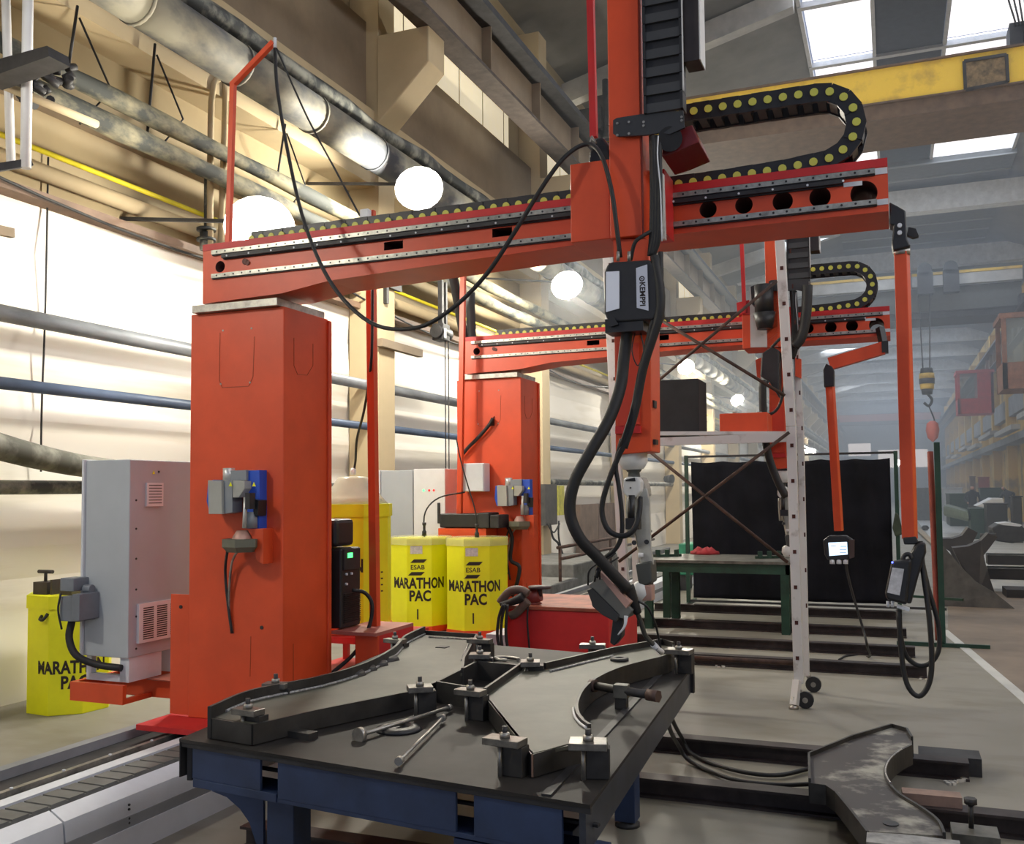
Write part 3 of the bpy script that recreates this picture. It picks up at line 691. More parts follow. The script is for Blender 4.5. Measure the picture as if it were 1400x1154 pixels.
tag(mb.build('switch_cabinet', bevel=.004), 'white switch cabinet with one green and two red lamps behind the drums', 'cabinet')
def console(label, dy_):
    t = thing('cabinet_console', (-4.4, 4.9 + dy_, .33), label, 'console')
    mb = MB().m(ORANGE).box((-4.78, 4.55 + dy_, .33), (-4.36, 4.58 + dy_, .445)).box((-4.78, 4.58 + dy_, .33), (-4.75, 5.2 + dy_, .445)).box((-4.39, 4.58 + dy_, .33), (-4.36, 5.2 + dy_, .36)).box((-4.75, 4.8 + dy_, .33), (-3.87, 4.85 + dy_, .445)).box((-4.36, 5.05 + dy_, .40), (-3.87, 5.2 + dy_, .445)).box((-4.75, 5.15 + dy_, .33), (-4.36, 5.2 + dy_, .445))
    mb.m(mat('console_top', (.30, .07, .04), .6, var=.2)).box((-4.36, 4.75 + dy_, .445), (-3.88, 5.2 + dy_, .452))
    mb.build('console_frame', None, t); return t
console('orange steel console carrying the near grey cabinet', 0); console('orange steel console carrying the far grey cabinet', 3.74)

# valve and drive unit on each column
def valve_unit(label):
    o = thing('lubrication_unit', ay(335, 745, FY - .1), label, 'valve unit')
    P = lambda pts, y0, y1, m, nm, bev=.002: MB().m(m).prism(pz(pts, FY), 'y', y0, y1).build(nm, None, o, bevel=bev)
    Y = FY
    P([(300, 658), (308, 656), (309, 700), (302, 702), (298, 685)], Y - .10, Y - .005, SIGBLUE, 'blue_cover')
    P([(348, 644), (365, 643), (365, 722), (348, 722)], Y - .07, Y, SIGBLUE, 'blue_backplate')
    P([(306, 657), (324, 657), (325, 702), (307, 702)], Y - .14, Y - .03, mat('unit_grey', (.40, .40, .36), .5, var=.05), 'grey_block')
    P([(324, 657), (336, 657), (336, 700), (325, 702)], Y - .12, Y - .03, mat('unit_dark_grey', (.25, .27, .29), .5, var=.05), 'grey_block')
    P([(338, 657), (354, 658), (354, 668), (346, 680), (338, 680)], Y - .13, Y - .03, mat('unit_grey', (.4, .4, .36)), 'grey_block')
    P([(322, 644), (350, 643), (350, 657), (322, 657)], Y - .09, Y - .0, mat('unit_dark_grey', (.25, .27, .29)), 'top_block')
    P([(361, 682), (368, 684), (367, 705), (361, 702)], Y - .10, Y - .02, BLACK, 'black_plug')
    MB().m(DARKST).cbox(ay(342, 685, Y - .13), (.03, .05, .09)).build('solenoid', None, o)
    a = ay(313, 640, Y - .07); b = ay(313, 657, Y - .07); MB().m(mat('silver', (.75, .75, .72), .3, .5, var=.05)).cyl(a, b, .034).build('reservoir', None, o)
    a = ay(336, 680, Y - .13); b = ay(334, 722, Y - .13); MB().m(mat('silver', (.75, .75, .72))).cyl(a, b, .012).build('rod', None, o)
    a = ay(343, 700, Y - .08); b = ay(343, 722, Y - .08); MB().m(mat('unit_dark_grey', (.25, .27, .29))).cyl(a, b, .04).build('motor', None, o)
    c = ay(331, 740, Y - .1); M_ = mat('olive_grey', (.15, .15, .11), .5, var=.1)
    MB().m(COPPER).lathe((c.x, c.y, c.z), [(.07, -.02), (.05, .03), (.03, .06)], n=8).m(M_).ngon((c.x, c.y), .095, c.z - .03, c.z + .014, 6, .3).ngon((c.x, c.y), .07, c.z - .06, c.z - .03, 6, .3, .095).build('hex_cup', None, o)
    for u, v in ((315, 662), (347, 662)):
        p = ay(u, v, Y - .142); MB().m(YELLOW).prism([(p.x - .012, p.z - .012), (p.x + .012, p.z - .012), (p.x, p.z + .012)], 'y', Y - .1425, Y - .14).build('warning_sticker', None, o)
    P([(356, 722), (373, 722), (373, 770), (364, 765)], Y - .09, Y, ORANGE, 'gusset')
    MB().m(DARKST).tube([ay(311, 752, Y - .09), ay(308, 780, Y - .04), ay(311, 820, Y - .02), ay(317, 866, Y - .01)], .008).m(STEEL).tube([ay(325, 752, Y - .07), ay(316, 775, Y - .04), ay(313, 830, Y - .015), ay(318, 866, Y - .005)], .007).build('hose', None, o)
    return o
v1 = valve_unit('blue and grey valve unit bolted to the near orange column')
v2 = copy_tree(v1); v2.location += Vector((.22, 3.74, -.02)); v2['label'] = 'blue and grey valve unit on the second orange column'
p = ay(632, 634, 8.2); q = ay(666, 672, 8.2)
t = thing('junction_box', ((p.x + q.x) / 2, 8.2, q.z), 'white square junction box on the second column', 'box')
MB().m(WHITE).box((p.x, 8.13, q.z), (q.x, 8.27, p.z)).build('box_body', None, t, bevel=.006)
MB().m(LGREY).box((p.x + .005, 8.12, q.z + .005), (q.x - .005, 8.13, p.z - .005)).build('box_lid', None, t, bevel=.003)
cable('cable_duct', [ay(u, v, 8.24) for u, v in ((674, 572), (668, 582), (655, 597), (640, 612), (630, 624))], .018, 'short ribbed black duct slanting across the second column', n=8)
MB_ = MB().m(INS).prism(pz([(676, 569), (676, 582), (668, 582)], 8.279), 'y', 8.27, 8.279)
tag(MB_.build('cable_slot'), 'small dark triangular slot in the second column', 'slot')

# near post with shelf, welding power source, tall drum
t = thing('support_post', (-3.02, 5.3, .3), 'tall thin orange post beside the near column', 'post')
MB().m(ORANGE).bar(ay(513, 868, 5.3), (-3.075, 5.3, 3.2), .05).build('post', None, t)
t = thing('power_source_shelf', (-3.0, 5.25, .3), 'orange shelf bracket holding the black welding power source', 'shelf')
MB().m(mat('shelf_top', (.42, .13, .10), .5, var=.1)).box((-3.19, 5.02, .745), (-2.88, 5.5, .765)).build('shelf_top', None, t)
sp = MB().m(ORANGE).box((-3.03, 5.04, .3), (-2.88, 5.06, .745)).build('shelf_leg', None, t)
cut(sp, [lambda m: m.box((-2.965, 5.0, .36), (-2.935, 5.1, .55))], INS)
MB().m(RED).box((-3.19, 5.3, .3), (-2.9, 5.32, .745)).box((-2.9, 5.06, .3), (-2.88, 5.5, .745)).build('shelf_leg', None, t)
MB().m(RED).box((-4.0, 5.3, .3), (-2.8, 6.45, .33)).build('drum_base', None, t)
t = thing('welding_power_source', (-3.3, 5.2, .765), 'black welding power source with green display beside the near column', 'welding machine')
pcs = MB().m(BLACK).box((-3.55, 5.07, .77), (-3.15, 5.30, 1.26)).build('case', None, t, bevel=.012)
MB().m(BLACK).box((-3.55, 5.05, 1.27), (-3.17, 5.26, 1.44)).build('feeder_case', None, t, bevel=.025)
MB().m(DARKST).cbox((-3.147, 5.18, 1.19), (.02, .19, .13)).build('control_panel', None, pcs, bevel=.003)
MB().m(LEDG).cbox((-3.136, 5.15, 1.215), (.004, .055, .03)).build('display', None, pcs)
mb = MB().m(DARKST)
for k in range(16): mb.cbox((-3.145, 5.19, .80 + .012 * k), (.012, .19, .005))
mb.build('grille', None, t)
for a, b in ((5.12, 1.10), (5.18, 1.10), (5.12, 1.04)): MB().m(LGREY).cyl((-3.15, a, b), (-3.138, a, b), .008, n=8).build('knob', None, pcs)
cable('power_cable', [(-3.12, 5.15, 1.0), (-3.06, 5.2, .98), (-3.02, 5.22, .9), (-3.04, 5.2, .75), (-3.08, 5.1, .62), (-3.2, 5.02, .5)], .012, 'black cable curling down in front of the black power source')

# wire drums
def drum(cx, cy, z0, hgt, r, label, lid='flat', rot=0, brand=True, face=0, base=None, text_shift=0.0, group=None, zlab=0.0, short=False):
    t = thing('wire_drum', (cx, cy, z0), label, 'drum', group)
    mb = MB().m(YELLOW).ngon((cx, cy), r, z0, z0 + hgt, 8, rot).build('drum_body', None, t, bevel=.004)
    if base: MB().m(base).ngon((cx, cy), r + .006, z0 - .03, z0 + .02, 8, rot).build('drum_base', None, t)
    if lid == 'flat': MB().m(CLEARP).ngon((cx, cy), r + .008, z0 + hgt - .055, z0 + hgt + .012, 8, rot).build('drum_lid', None, t)
    elif lid == 'cone':
        MB().m(YELLOW).ngon((cx, cy), r + .01, z0 + hgt - .08, z0 + hgt + .01, 8, rot).build('drum_lid', None, t)
        MB().m(FROST).lathe((cx, cy, z0 + hgt), [(r * .97, .01), (r * .80, .06), (r * .62, .12), (r * .46, .19), (r * .42, .205), (r * .3, .212), (.02, .215)], n=24).build('cone_hood', None, t)
    else: MB().m(YELLOW).ngon((cx, cy), r + .01, z0 + hgt - .09, z0 + hgt + .005, 8, rot).build('drum_lid', None, t)
    # wrap flat drawing coordinates (s along the perimeter, z) around the octagon, s=0 at angle `face`
    def wrap(s, z, off=.0015):
        a = face + s / r; k = round((a - rot) / (math.pi / 4)); c = rot + k * math.pi / 4
        d = a - c; w = d / .3927 * r * .41421
        n = Vector((math.cos(c), math.sin(c), 0)); tt = Vector((-math.sin(c), math.cos(c), 0))
        return Vector((cx, cy, 0)) + n * (r + off) + tt * w + Vector((0, 0, z))
    if brand:
        zb = z0 + zlab
        ct = [((rot + (k + .5) * math.pi / 4) - face) * r for k in range(-9, 9)]; cs = lambda o: [c - o for c in ct if abs(c - o) < .2]
        mb = MB().m(INK)
        add_text(mb, 'MARATHON', .102, lambda x, y, z: wrap(x + text_shift, zb + .39 + y * 1.25), bold=.0035, sx=.88, cuts=cs(text_shift))
        add_text(mb, 'PAC', .102, lambda x, y, z: wrap(x + text_shift + (.02), zb + .28 + y * 1.25), bold=.0035, sx=.95, cuts=cs(text_shift + .02))
        mb.build('drum_lettering', None, t, label='black lettering')
        if not short:
            mb = MB().m(INK)
            for zz in (.572, .462):
                pts = [(-.06, 0), (.05, 0), (.08, .03), (-.03, .03)]
                sh = text_shift + (.0 if zz > .56 else -.02); N = 16
                lo = [(-.06 + .11 * k / N, -.03 + .11 * k / N) for k in range(N + 1)]
                for (a0, b0), (a1, b1) in zip(lo, lo[1:]):
                    mb._f([mb.bm.verts.new(wrap(a + sh, zb + zz + b)) for a, b in ((a0, 0), (a1, 0), (b1, .03), (b0, .03))])
            add_text(mb, 'ESAB', .054, lambda x, y, z: wrap(x + text_shift, zb + .531 + y), bold=.0008, cuts=cs(text_shift))
            mb.build('drum_logo', None, t, label='black logo'); mb = MB().m(INK)
            mb._f([mb.bm.verts.new(wrap(a + text_shift, zb + b)) for a, b in ((-.006, .08), (.006, .08), (.006, .17), (-.006, .17))])
            mb.build('drum_mark', None, t)
            m2 = MB().m(mat('paper_label', (.62, .58, .58), .6, var=.12, scale=60)); q = [m2.bm.verts.new(wrap(a + text_shift - .01, zb + b, .002)) for a, b in ((-.05, .65), (.05, .65), (.05, .72), (-.05, .72))]; m2._f(q); m2.build('paper_label', None, t)
    return t, wrap
fA = R_(-90 + 22)      # direction from which the viewer sees the drums
dr1, _ = drum(-3.96, 7.72, .415, .78, .262, 'left of the two yellow wire drums standing before the second column', rot=R_(-45 - 22), face=R_(-70), base=ORANGE)
dr2, _ = drum(-3.40, 7.70, .405, .79, .262, 'right of the two yellow wire drums, next to the cable holder on the red chest', rot=R_(-45 - 22), face=R_(-74), base=ORANGE)
for cx, cy, zt in ((-3.89, 7.72, 1.21), (-3.335, 7.70, 1.21)):
    pass
t3, w3 = drum(-3.70, 6.12, .63, .88, .265, 'tall yellow wire drum with a frosted cone hood behind the near column', lid='cone', rot=R_(-45 - 22), face=R_(-99), base=ORANGE, short=False, zlab=.06)
mb = MB().m(INK)
for k in range(9):
    for j in range(3 if k < 5 else 4):
        p = [w3(.315 + .028 * j + a, .63 + .62 - .045 * k + b) for a, b in ((0, 0), (.018, 0), (.018, .01), (0, .01))]; mb._f([mb.bm.verts.new(q) for q in p])
mb.build('drum_symbols', None, t3)
q = [w3(.37, 1.38, .004), w3(.36, 1.35, .02), w3(.355, 1.30, .02), w3(.35, 1.26, .004)]; MB().m(BLACK).tube(q, .012, n=6).build('handle', None, t3)
t4, w4 = drum(-5.83, 5.55, .0, .86, .28, 'yellow wire drum on the floor against the wall, left of the grey cabinet', lid='card', rot=R_(-45 - 5), face=R_(-42), short=True, zlab=-.05)
mb = MB().m(mat('brown_bracket', (.05, .04, .035), .6, var=.2))
mb.cbox((-5.93, 5.5, .91), (.14, .3, .09)).cbox((-5.82, 5.5, .92), (.02, .3, .11)).cbox((-5.70, 5.5, .91), (.12, .26, .10)).cyl((-5.93, 5.4, .95), (-5.93, 5.4, 1.03), .012).cyl((-6.0, 5.4, 1.03), (-5.86, 5.4, 1.03), .014)
tag(mb.build('steel_clamp'), 'dark steel bracket pieces lying on the yellow drum by the wall', 'clamp')
q = [w4(-.22, .72, .002), w4(-.205, .70, .03), w4(-.17, .70, .03), w4(-.16, .74, .002)]; MB().m(BLACK).tube(q, .012, n=6).build('handle', None, t4)
mb = MB().m(BROWN)
for i in range(30):
    x = random.uniform(-6.16, -6.0); y = random.uniform(3.2, 7.5); s = random.uniform(.05, .13)
    mb.cbox((x, y, s * .25), (s, s * 1.5, s * .5), Matrix.Rotation(random.uniform(0, 3), 3, 'Z'))
tag(mb.build('rubble'), 'brown rubble along the foot of the left wall', 'rubble', kind='stuff')
# wires from drums
cable('welding_wire', [ay(u, v, 7.6) for u, v in ((878, 0),) ] if False else [Vector((-3.93, 7.72, 1.2)), Vector((-3.94, 7.76, 1.42)), Vector((-3.87, 7.9, 1.55)), Vector((-3.7, 8.1, 1.6))], .007, 'thin wire conduit curving up from the left drum of the pair')
cable('welding_wire', [ay(u, v, 7.7) for u, v in ((652, 730), (650, 700), (640, 665), (630, 630), (624, 600))], .006, 'thin wire conduit rising from the right drum of the pair')
for q, lb in ((Vector((-3.93, 7.72, 1.21)), 'small black wire outlet on the left drum of the pair'), (ay(652, 735, 7.7), 'small black wire outlet on the right drum of the pair')):
    tag(MB().m(BLACK).lathe(q, [(.02, 0), (.02, .04), (.012, .05), (.012, .09), (.018, .1), (.018, .12)], n=10).build('wire_outlet'), lb, 'fitting')
cable('wire_conduit', [Vector((-3.70, 6.12, 1.74)), ay(486, 630, 6.1), ay(488, 600, 5.9), ay(498, 560, 5.6), ay(507, 500, 5.25), ay(509, 440, 5.22), ay(509, 390, 5.22)], .009, 'black conduit rising from the cone hood along the thin orange post')
tag(MB().m(WHITE).lathe((-3.70, 6.12, 1.735), [(.02, 0), (.022, .03), (.014, .05)], n=10).build('conduit_nut'), 'white nut on top of the frosted cone hood', 'fitting')

# drum platform of the second gantry
t = thing('drum_platform', (-3.6, 7.7, .3), 'orange-red platform under the pair of yellow drums', 'platform')
MB().m(RED).box((-4.3, 7.4, .33), (-3.0, 8.3, .375)).build('platform_top', None, t)
MB().m(ORANGE).box((-3.1, 7.45, .3), (-3.0, 8.3, .33)).box((-4.3, 7.45, .28), (-4.2, 8.3, .33)).build('platform_rail', None, t)
t = thing('drum_platform', (-3.6, 6.1, .3), 'red frame carrying the tall hooded drum', 'platform')
MB().m(RED).box((-3.95, 5.8, .55), (-3.25, 6.45, .595)).build('platform_top', None, t)
for a, b in ((-3.93, 5.84), (-3.30, 5.84), (-3.93, 6.4), (-3.30, 6.4)): MB().m(RED).bar((a, b, .55), (a + (.06 if a > -3.5 else 0), b, .33), .04).build('leg', None, t)
# things around the second column
t = thing('orange_pole', (-3.78, 8.1, 1.2), 'thin orange pole in front of the left edge of the second column', 'pole')
MB().m(ORANGE).bar(ay(628, 735, 8.1), ay(634, 330, 8.1), .045).build('pole', None, t)
p = ay(603, 722, 8.05); q = ay(668, 742, 8.05)
tag(MB().m(ORANGE).box((p.x, 7.99, q.z), (q.x, 8.25, p.z)).build('shelf_box'), 'orange box shelf behind the right drum of the pair', 'shelf')
p = ay(606, 702, 8.1); q = ay(688, 722, 8.1)
t = thing('wire_feeder', ((p.x + q.x) / 2, 8.1, q.z), 'black wire feeders lying on the orange box shelf', 'wire feeder')
MB().m(BLACK).box((p.x, 8.02, q.z + .003), (q.x - .2, 8.26, p.z)).build('feeder_case', None, t, bevel=.01)
MB().m(DARKST).box((q.x - .19, 7.96, q.z + .003), (q.x - .08, 8.2, p.z + .01)).box((q.x - .07, 7.95, q.z + .003), (q.x + .02, 8.2, p.z - .01)).build('feeder_case', None, t, bevel=.01)
cable('hose_bundle', [ay(u, v, 8.2) for u, v in ((690, 712), (700, 735), (698, 765), (710, 775), (706, 800), (700, 815))], .018, 'black hose dropping beside the right drum of the pair')
cable('black_conduit', [Vector((-4.0, 8.4, 4.0)), ay(643, 500, 9.1), ay(643, 400, 9.1)], .05, 'thick dark vertical conduit behind the end of the second beam')

# ------------------------------------------------------------------ lifting mast with the robot of the near gantry
YM = 4.16
def dummy(): pass
ms = thing('lifting_mast', (-1.1, YM + .08, 1.77), 'vertical orange mast with black cable chain hanging on the near beam', 'mast')
MB().m(ORANGE).prism([(-1.165, 2.75), (-1.018, 2.75), (-1.018, 5.2), (-1.165, 5.2)], 'y', YM, YM + .17).build('mast_column', None, ms, bevel=.004)
MB().m(mat('mast_seam', (.25, .03, .015), .6, var=0)).box((-1.018, YM + .005, 2.75), (-1.010, YM + .016, 5.2)).build('mast_edge', None, ms)
MB().m(ORANGE).box((-1.36, YM + .02, 2.755), (-1.17, YM + .34, 3.125)).build('carriage', None, ms, bevel=.004)
MB().m(RED).box((-1.17, YM + .18, 2.8), (-.95, YM + .37, 3.1)).build('carriage_back', None, ms)
MB().m(ALU).prism(pz([(894, 235), (905, 235), (908, 325), (893, 325)], YM), 'y', YM + .02, YM + .05).build('rail_strip', None, ms)
# lower mast section, shaped like a channel
MB().m(ORANGE).prism(pz([(838, 440), (888, 440), (889, 617), (840, 622)], YM), 'y', YM + .02, YM + .2).build('mast_foot', None, ms, bevel=.004)
MB().m(ORANGE).prism(pz([(836, 325), (884, 325), (886, 440), (838, 440)], YM), 'y', YM + .03, YM + .17).build('mast_column', None, ms)
MB().m(mat('mast_panel_orange', (.62, .05, .02), .5, var=.05)).prism(pz([(843, 470), (872, 468), (874, 580), (844, 582)], YM), 'y', YM + .012, YM + .02).build('cover_panel', None, ms)  # thin raised panel in a slightly deeper orange than the mast
MB().m(RED).prism(pz([(841, 583), (875, 582), (876, 592), (841, 593)], YM), 'y', YM + .0, YM + .02).build('cross_rib', None, ms)
MB().m(BLACK).prism(pz([(881, 546), (891, 546), (891, 556), (881, 556)], YM), 'y', YM + .05, YM + .1).prism(pz([(881, 600), (893, 600), (893, 607), (881, 607)], YM), 'y', YM + .05, YM + .1).build('stop_block', None, ms)
# bracket plate
bpl = MB().m(mat('black_plate', (.03, .032, .036), .45, var=.05)).prism(pz([(841, 168), (846, 165), (878, 160), (936, 155), (938, 178), (918, 187), (905, 185), (888, 188), (848, 190), (841, 186)], YM), 'y', YM - .035, YM - .022).build('bracket_plate', None, ms)
for u, v in ((844, 169), (860, 167), (844, 185), (860, 183), (880, 167), (880, 172), (932, 160), (932, 165)):
    p = ay(u, v, YM - .036); MB().m(STEEL).cyl((p.x, YM - .04, p.z), (p.x, YM - .034, p.z), .006, n=8).build('bolt', None, bpl)
# vertical energy chain: wide face to the viewer
mb = MB(); x0 = ay(882, 80, YM - .02).x; x1 = ay(933, 80, YM - .02).x
z = ay(900, 158, YM).z
while z < 5.1:
    mb.m(mat('chain_bar', (.045, .047, .05), .45, var=.05)).box((x0, YM - .045, z), (x1, YM - .02, z + .042)).m(BLACK).box((x0 + .006, YM - .03, z + .042), (x1 - .006, YM + .0, z + .085))
    mb.m(BLACK).box((x0 - .004, YM - .05, z), (x0 + .008, YM + .03, z + .078)).box((x1 - .008, YM - .05, z), (x1 + .004, YM + .03, z + .078))
    z += .082
mb.build('energy_chain', None, ms)
mb = MB().m(mat('chain_side', (.03, .022, .022), .5, var=.2)).box((x1 + .005, YM - .02, 3.5), (x1 + .075, YM + .1, 5.2)); mb.m(ALU).box((x1 + .004, YM - .05, 3.36), (x1 + .010, YM - .044, 5.2)).box((x1 + .074, YM - .02, 3.5), (x1 + .08, YM + .1, 5.2))
mb.build('chain_guide', None, ms)
MB().m(mat('dark_red', (.16, .01, .012), .4, var=.1)).prism(pz([(905, 190), (918, 178), (945, 168), (955, 192), (925, 205), (903, 212)], YM), 'y', YM + .02, YM + .3).build('motor_mount', None, ms, bevel=.005)
MB().m(BLACK).cyl(ay(916, 190, YM - .02), ay(916, 190, YM + .1), .055).build('drive_motor', None, ms)
MB().m(BLACK).prism(pz([(802, 220), (803, 205), (812, 186), (822, 184), (830, 196), (834, 219)], YM), 'y', YM + .03, YM + .3).build('motor_hood', None, ms, bevel=.01)
MB().m(RED).bar(ay(812, 188, YM + .1), ay(806, -60, YM + .1), .032).build('spindle_tube', None, ms)
MB().m(STEEL).cyl(ay(805, 200, YM), ay(809, 186, YM), .004).cyl(ay(809, 186, YM), ay(815, 196, YM), .004).build('shackle', None, ms)
mb = MB().m(RUBBER)
for k, (du, r) in enumerate(((0, .012), (4, .012), (8, .012), (-3, .009))):
    mb.tube([ay(893 + du, 186, YM - .03 + .01 * k), ay(894 + du, 250, YM - .05), ay(893 + du, 320, YM - .05), ay(889 + du * .5, 350, YM - .04)], r)
mb.tube([ay(893, 315, YM - .05), ay(880, 322, YM - .07), ay(868, 332, YM - .08), ay(862, 356, YM - .06)], .009)
mb.build('cable_bundle', None, ms)
MB().m(LGREY).tube([ay(900, 186, YM - .06), ay(899, 215, YM - .07), ay(903, 260, YM - .07), ay(905, 330, YM - .07)], .003).build('cable_tie', None, ms)

# wire feeder box with emblem
YK = 3.98
k = thing('wire_feeder', ay(862, 440, YK + .1), 'black wire feeder box with two silver panels hanging on the mast', 'wire feeder')
MB().m(BLACK).prism(pz([(830, 362), (836, 358), (888, 355), (896, 366), (899, 425), (893, 437), (832, 441), (826, 428), (826, 372)], YK), 'y', YK, YK + .16).build('feeder_case', None, k, bevel=.008)
MB().m(mat('silver_panel', (.62, .64, .70), .35, .3, var=.02)).prism(pz([(870, 367), (885, 362), (887, 425), (871, 421)], YK), 'y', YK - .006, YK).build('silver_panel', None, k)
MB().m(mat('bright_panel', (.85, .88, .95), .25, .1, var=.0)).prism(pz([(829, 372), (847, 371), (847, 422), (829, 427)], YK), 'y', YK - .006, YK).build('silver_panel', None, k)
MB().m(BLACK).prism(pz([(828, 440), (840, 434), (846, 444), (836, 447)], YK), 'y', YK - .01, YK + .08).cbox(ay(858, 447, YK + .07), (.17, .12, .06)).build('connector_shroud', None, k)
mb = MB().m(INK)
c = ay(877.5, 381, YK - .008); 
for a in range(24):
    t0, t1 = 2 * math.pi * a / 24, 2 * math.pi * (a + 1) / 24
    mb._f([mb.bm.verts.new((c.x + r * math.cos(t), YK - .0068, c.z + r * math.sin(t))) for r, t in ((.007, t0), (.012, t0), (.012, t1), (.007, t1))])
mb.cyl((c.x, YK - .0068, c.z), (c.x, YK - .0064, c.z), .0035, n=12)
c = ay(878, 402, YK - .008)
add_text(mb, 'KEMPPI', .033, lambda x, y, z: Vector((c.x + y, YK - .0068 + z * .1, c.z - x)), bold=.001)
mb.build('emblem', None, k, label='black emblem and lettering')
mb = MB().m(STEEL)
for u in (845, 860): mb.cyl(ay(u, 357, YK + .06), ay(u, 344, YK + .06), .008, n=8)
mb.build('cable_gland', None, k)

# hoses below the feeder
def hose(pts, r, label, m=RUBBER, name='torch_hose', n=12): return cable(name, [ay(u, v, y) for u, v, y in pts], r, label, m, n=n, cat='hose')
hose([(858, 450, 4.05), (853, 490, 4.05), (848, 530, 4.0), (832, 575, 3.95), (806, 620, 3.9), (785, 660, 3.88), (779, 700, 3.88), (792, 735, 3.9), (815, 760, 3.95), (838, 785, 4.0), (858, 806, 4.05)], .026, 'thick black torch hose bulging out to the left of the robot')
hose([(903, 345, 4.02), (902, 400, 4.0), (885, 470, 4.0), (875, 530, 4.0), (862, 590, 4.0), (845, 625, 4.0), (828, 670, 4.0), (823, 700, 4.0), (832, 725, 4.0), (852, 733, 4.0), (868, 722, 4.0), (874, 700, 4.02), (875, 680, 4.05)], .012, 'thinner black hose looping in front of the robot joint')
hose([(850, 600, 4.02), (842, 635, 4.02), (846, 665, 4.02), (850, 700, 4.02), (850, 730, 4.02), (842, 750, 4.02), (822, 768, 4.02), (815, 790, 4.0)], .010, 'black hose hanging straight down past the robot elbow')
hose([(895, 350, 4.0), (903, 420, 3.99), (880, 500, 4.0), (868, 560, 4.01), (852, 612, 4.01)], .02, 'bundle of black hoses strapped down the orange mast foot')
hose([(868, 455, 4.05), (864, 480, 4.04), (872, 500, 4.04), (880, 480, 4.05), (876, 455, 4.06)], .003, 'thin loose wire coil under the black feeder box', DARKST, 'loose_wire', 6)

# welding robot
r = thing('welding_robot', ay(865, 622, YM + .1), 'white and grey welding robot arm hanging under the near mast', 'robot')
RW_ = mat('robot_white', (.74, .74, .72), .35, var=.04); RB = mat('robot_beige', (.46, .45, .40), .4, var=.1, scale=10)
c = ay(865, 618, YM + .1); Z = lambda v: ay(865, v, YM + .1).z; Xr = lambda u, v=650: ay(u, v, YM + .1).x
MB().m(RW_).lathe((c.x, c.y, 0), [(.06, Z(614)), (.066, Z(618)), (.068, Z(632)), (.05, Z(641)), (.03, Z(643))], n=24).build('robot_base', None, r)
MB().m(mat('robot_dark', (.06, .065, .06), .5, var=.1)).lathe((c.x + .004, c.y, 0), [(.038, Z(640)), (.034, Z(644)), (.026, Z(646)), (.03, Z(653)), (.036, Z(655))], n=20).build('robot_neck', None, r)
MB().m(RW_).prism(pz([(853, 655), (858, 652), (872, 652), (876, 658), (876, 672), (870, 680), (858, 680), (852, 672)], YM + .04), 'y', YM + .03, YM + .1).build('shoulder', None, r, bevel=.006)
MB().m(mat('robot_beige_dark', (.38, .36, .31), .4, var=.1)).prism(pz([(868, 652), (879, 653), (884, 668), (885, 678), (872, 682), (866, 670)], YM + .1), 'y', YM + .09, YM + .19).build('shoulder', None, r, bevel=.008)  # second shoulder half in a darker beige than the upper arm
MB().m(BLACK).prism(pz([(855, 656), (868, 653), (869, 658), (856, 658)], YM + .029), 'y', YM + .027, YM + .0305).cyl(ay(862, 667, YM + .029), ay(862, 667, YM + .027), .004, n=8).build('recess', None, r)
MB().m(RB).rings([[ay(u + dxx, v, YM + .12 + yy) for dxx, yy in ((-w, -.04), (w, -.04), (w * 1.1, .0), (w, .04), (-w, .04), (-w * 1.1, 0))] for u, v, w in ((876, 668, 8), (877, 685, 11), (878, 720, 11), (881, 750, 9), (885, 772, 9))]).build('upper_arm', None, r, bevel=.004)
MB().m(RB).rings([[ay(u + dxx, v, YM + .07 + yy) for dxx, yy in ((-w, -.02), (w, -.02), (w, .03), (-w, .03))] for u, v, w in ((861, 680, 5), (862, 700, 6), (863, 735, 5))]).build('balance_rod', None, r)
MB().m(BLACK).cyl(ay(867, 742, YM + .06), ay(867, 742, YM + .08), .011).cyl(ay(884, 741, YM + .06), ay(884, 741, YM + .08), .011).build('joint_cap', None, r)
MB().m(BLACK).cyl(ay(863, 677, YM + .0), ay(863, 715, YM + .0), .016).cbox(ay(866, 716, YM), (.06, .05, .05)).build('hose_clamp', None, r)
MB().m(WHITE).cyl(ay(876, 756, YM + .07), ay(876, 762, YM + .07), .012).build('collar', None, r)
MB().m(mat('robot_dark', (.06, .065, .06))).prism(pz([(872, 770), (893, 766), (895, 795), (886, 800), (876, 796)], YM + .1), 'y', YM + .05, YM + .16).build('wrist', None, r, bevel=.008)
MB().m(RW_).lathe(ay(876, 812, YM + .08), [(.02, .055), (.04, .04), (.045, 0), (.03, -.03), (.02, -.035)], n=16).build('wrist_flange', None, r)
MB().m(COPPER).cbox(ay(886, 810, YM + .08), (.05, .06, .07)).build('mount_block', None, r, bevel=.005)
r2 = copy_tree(r); r2.location += Vector((.27, 3.74, -.04)); r2['label'] = 'second welding robot arm, against the black curtain behind the scaffold'
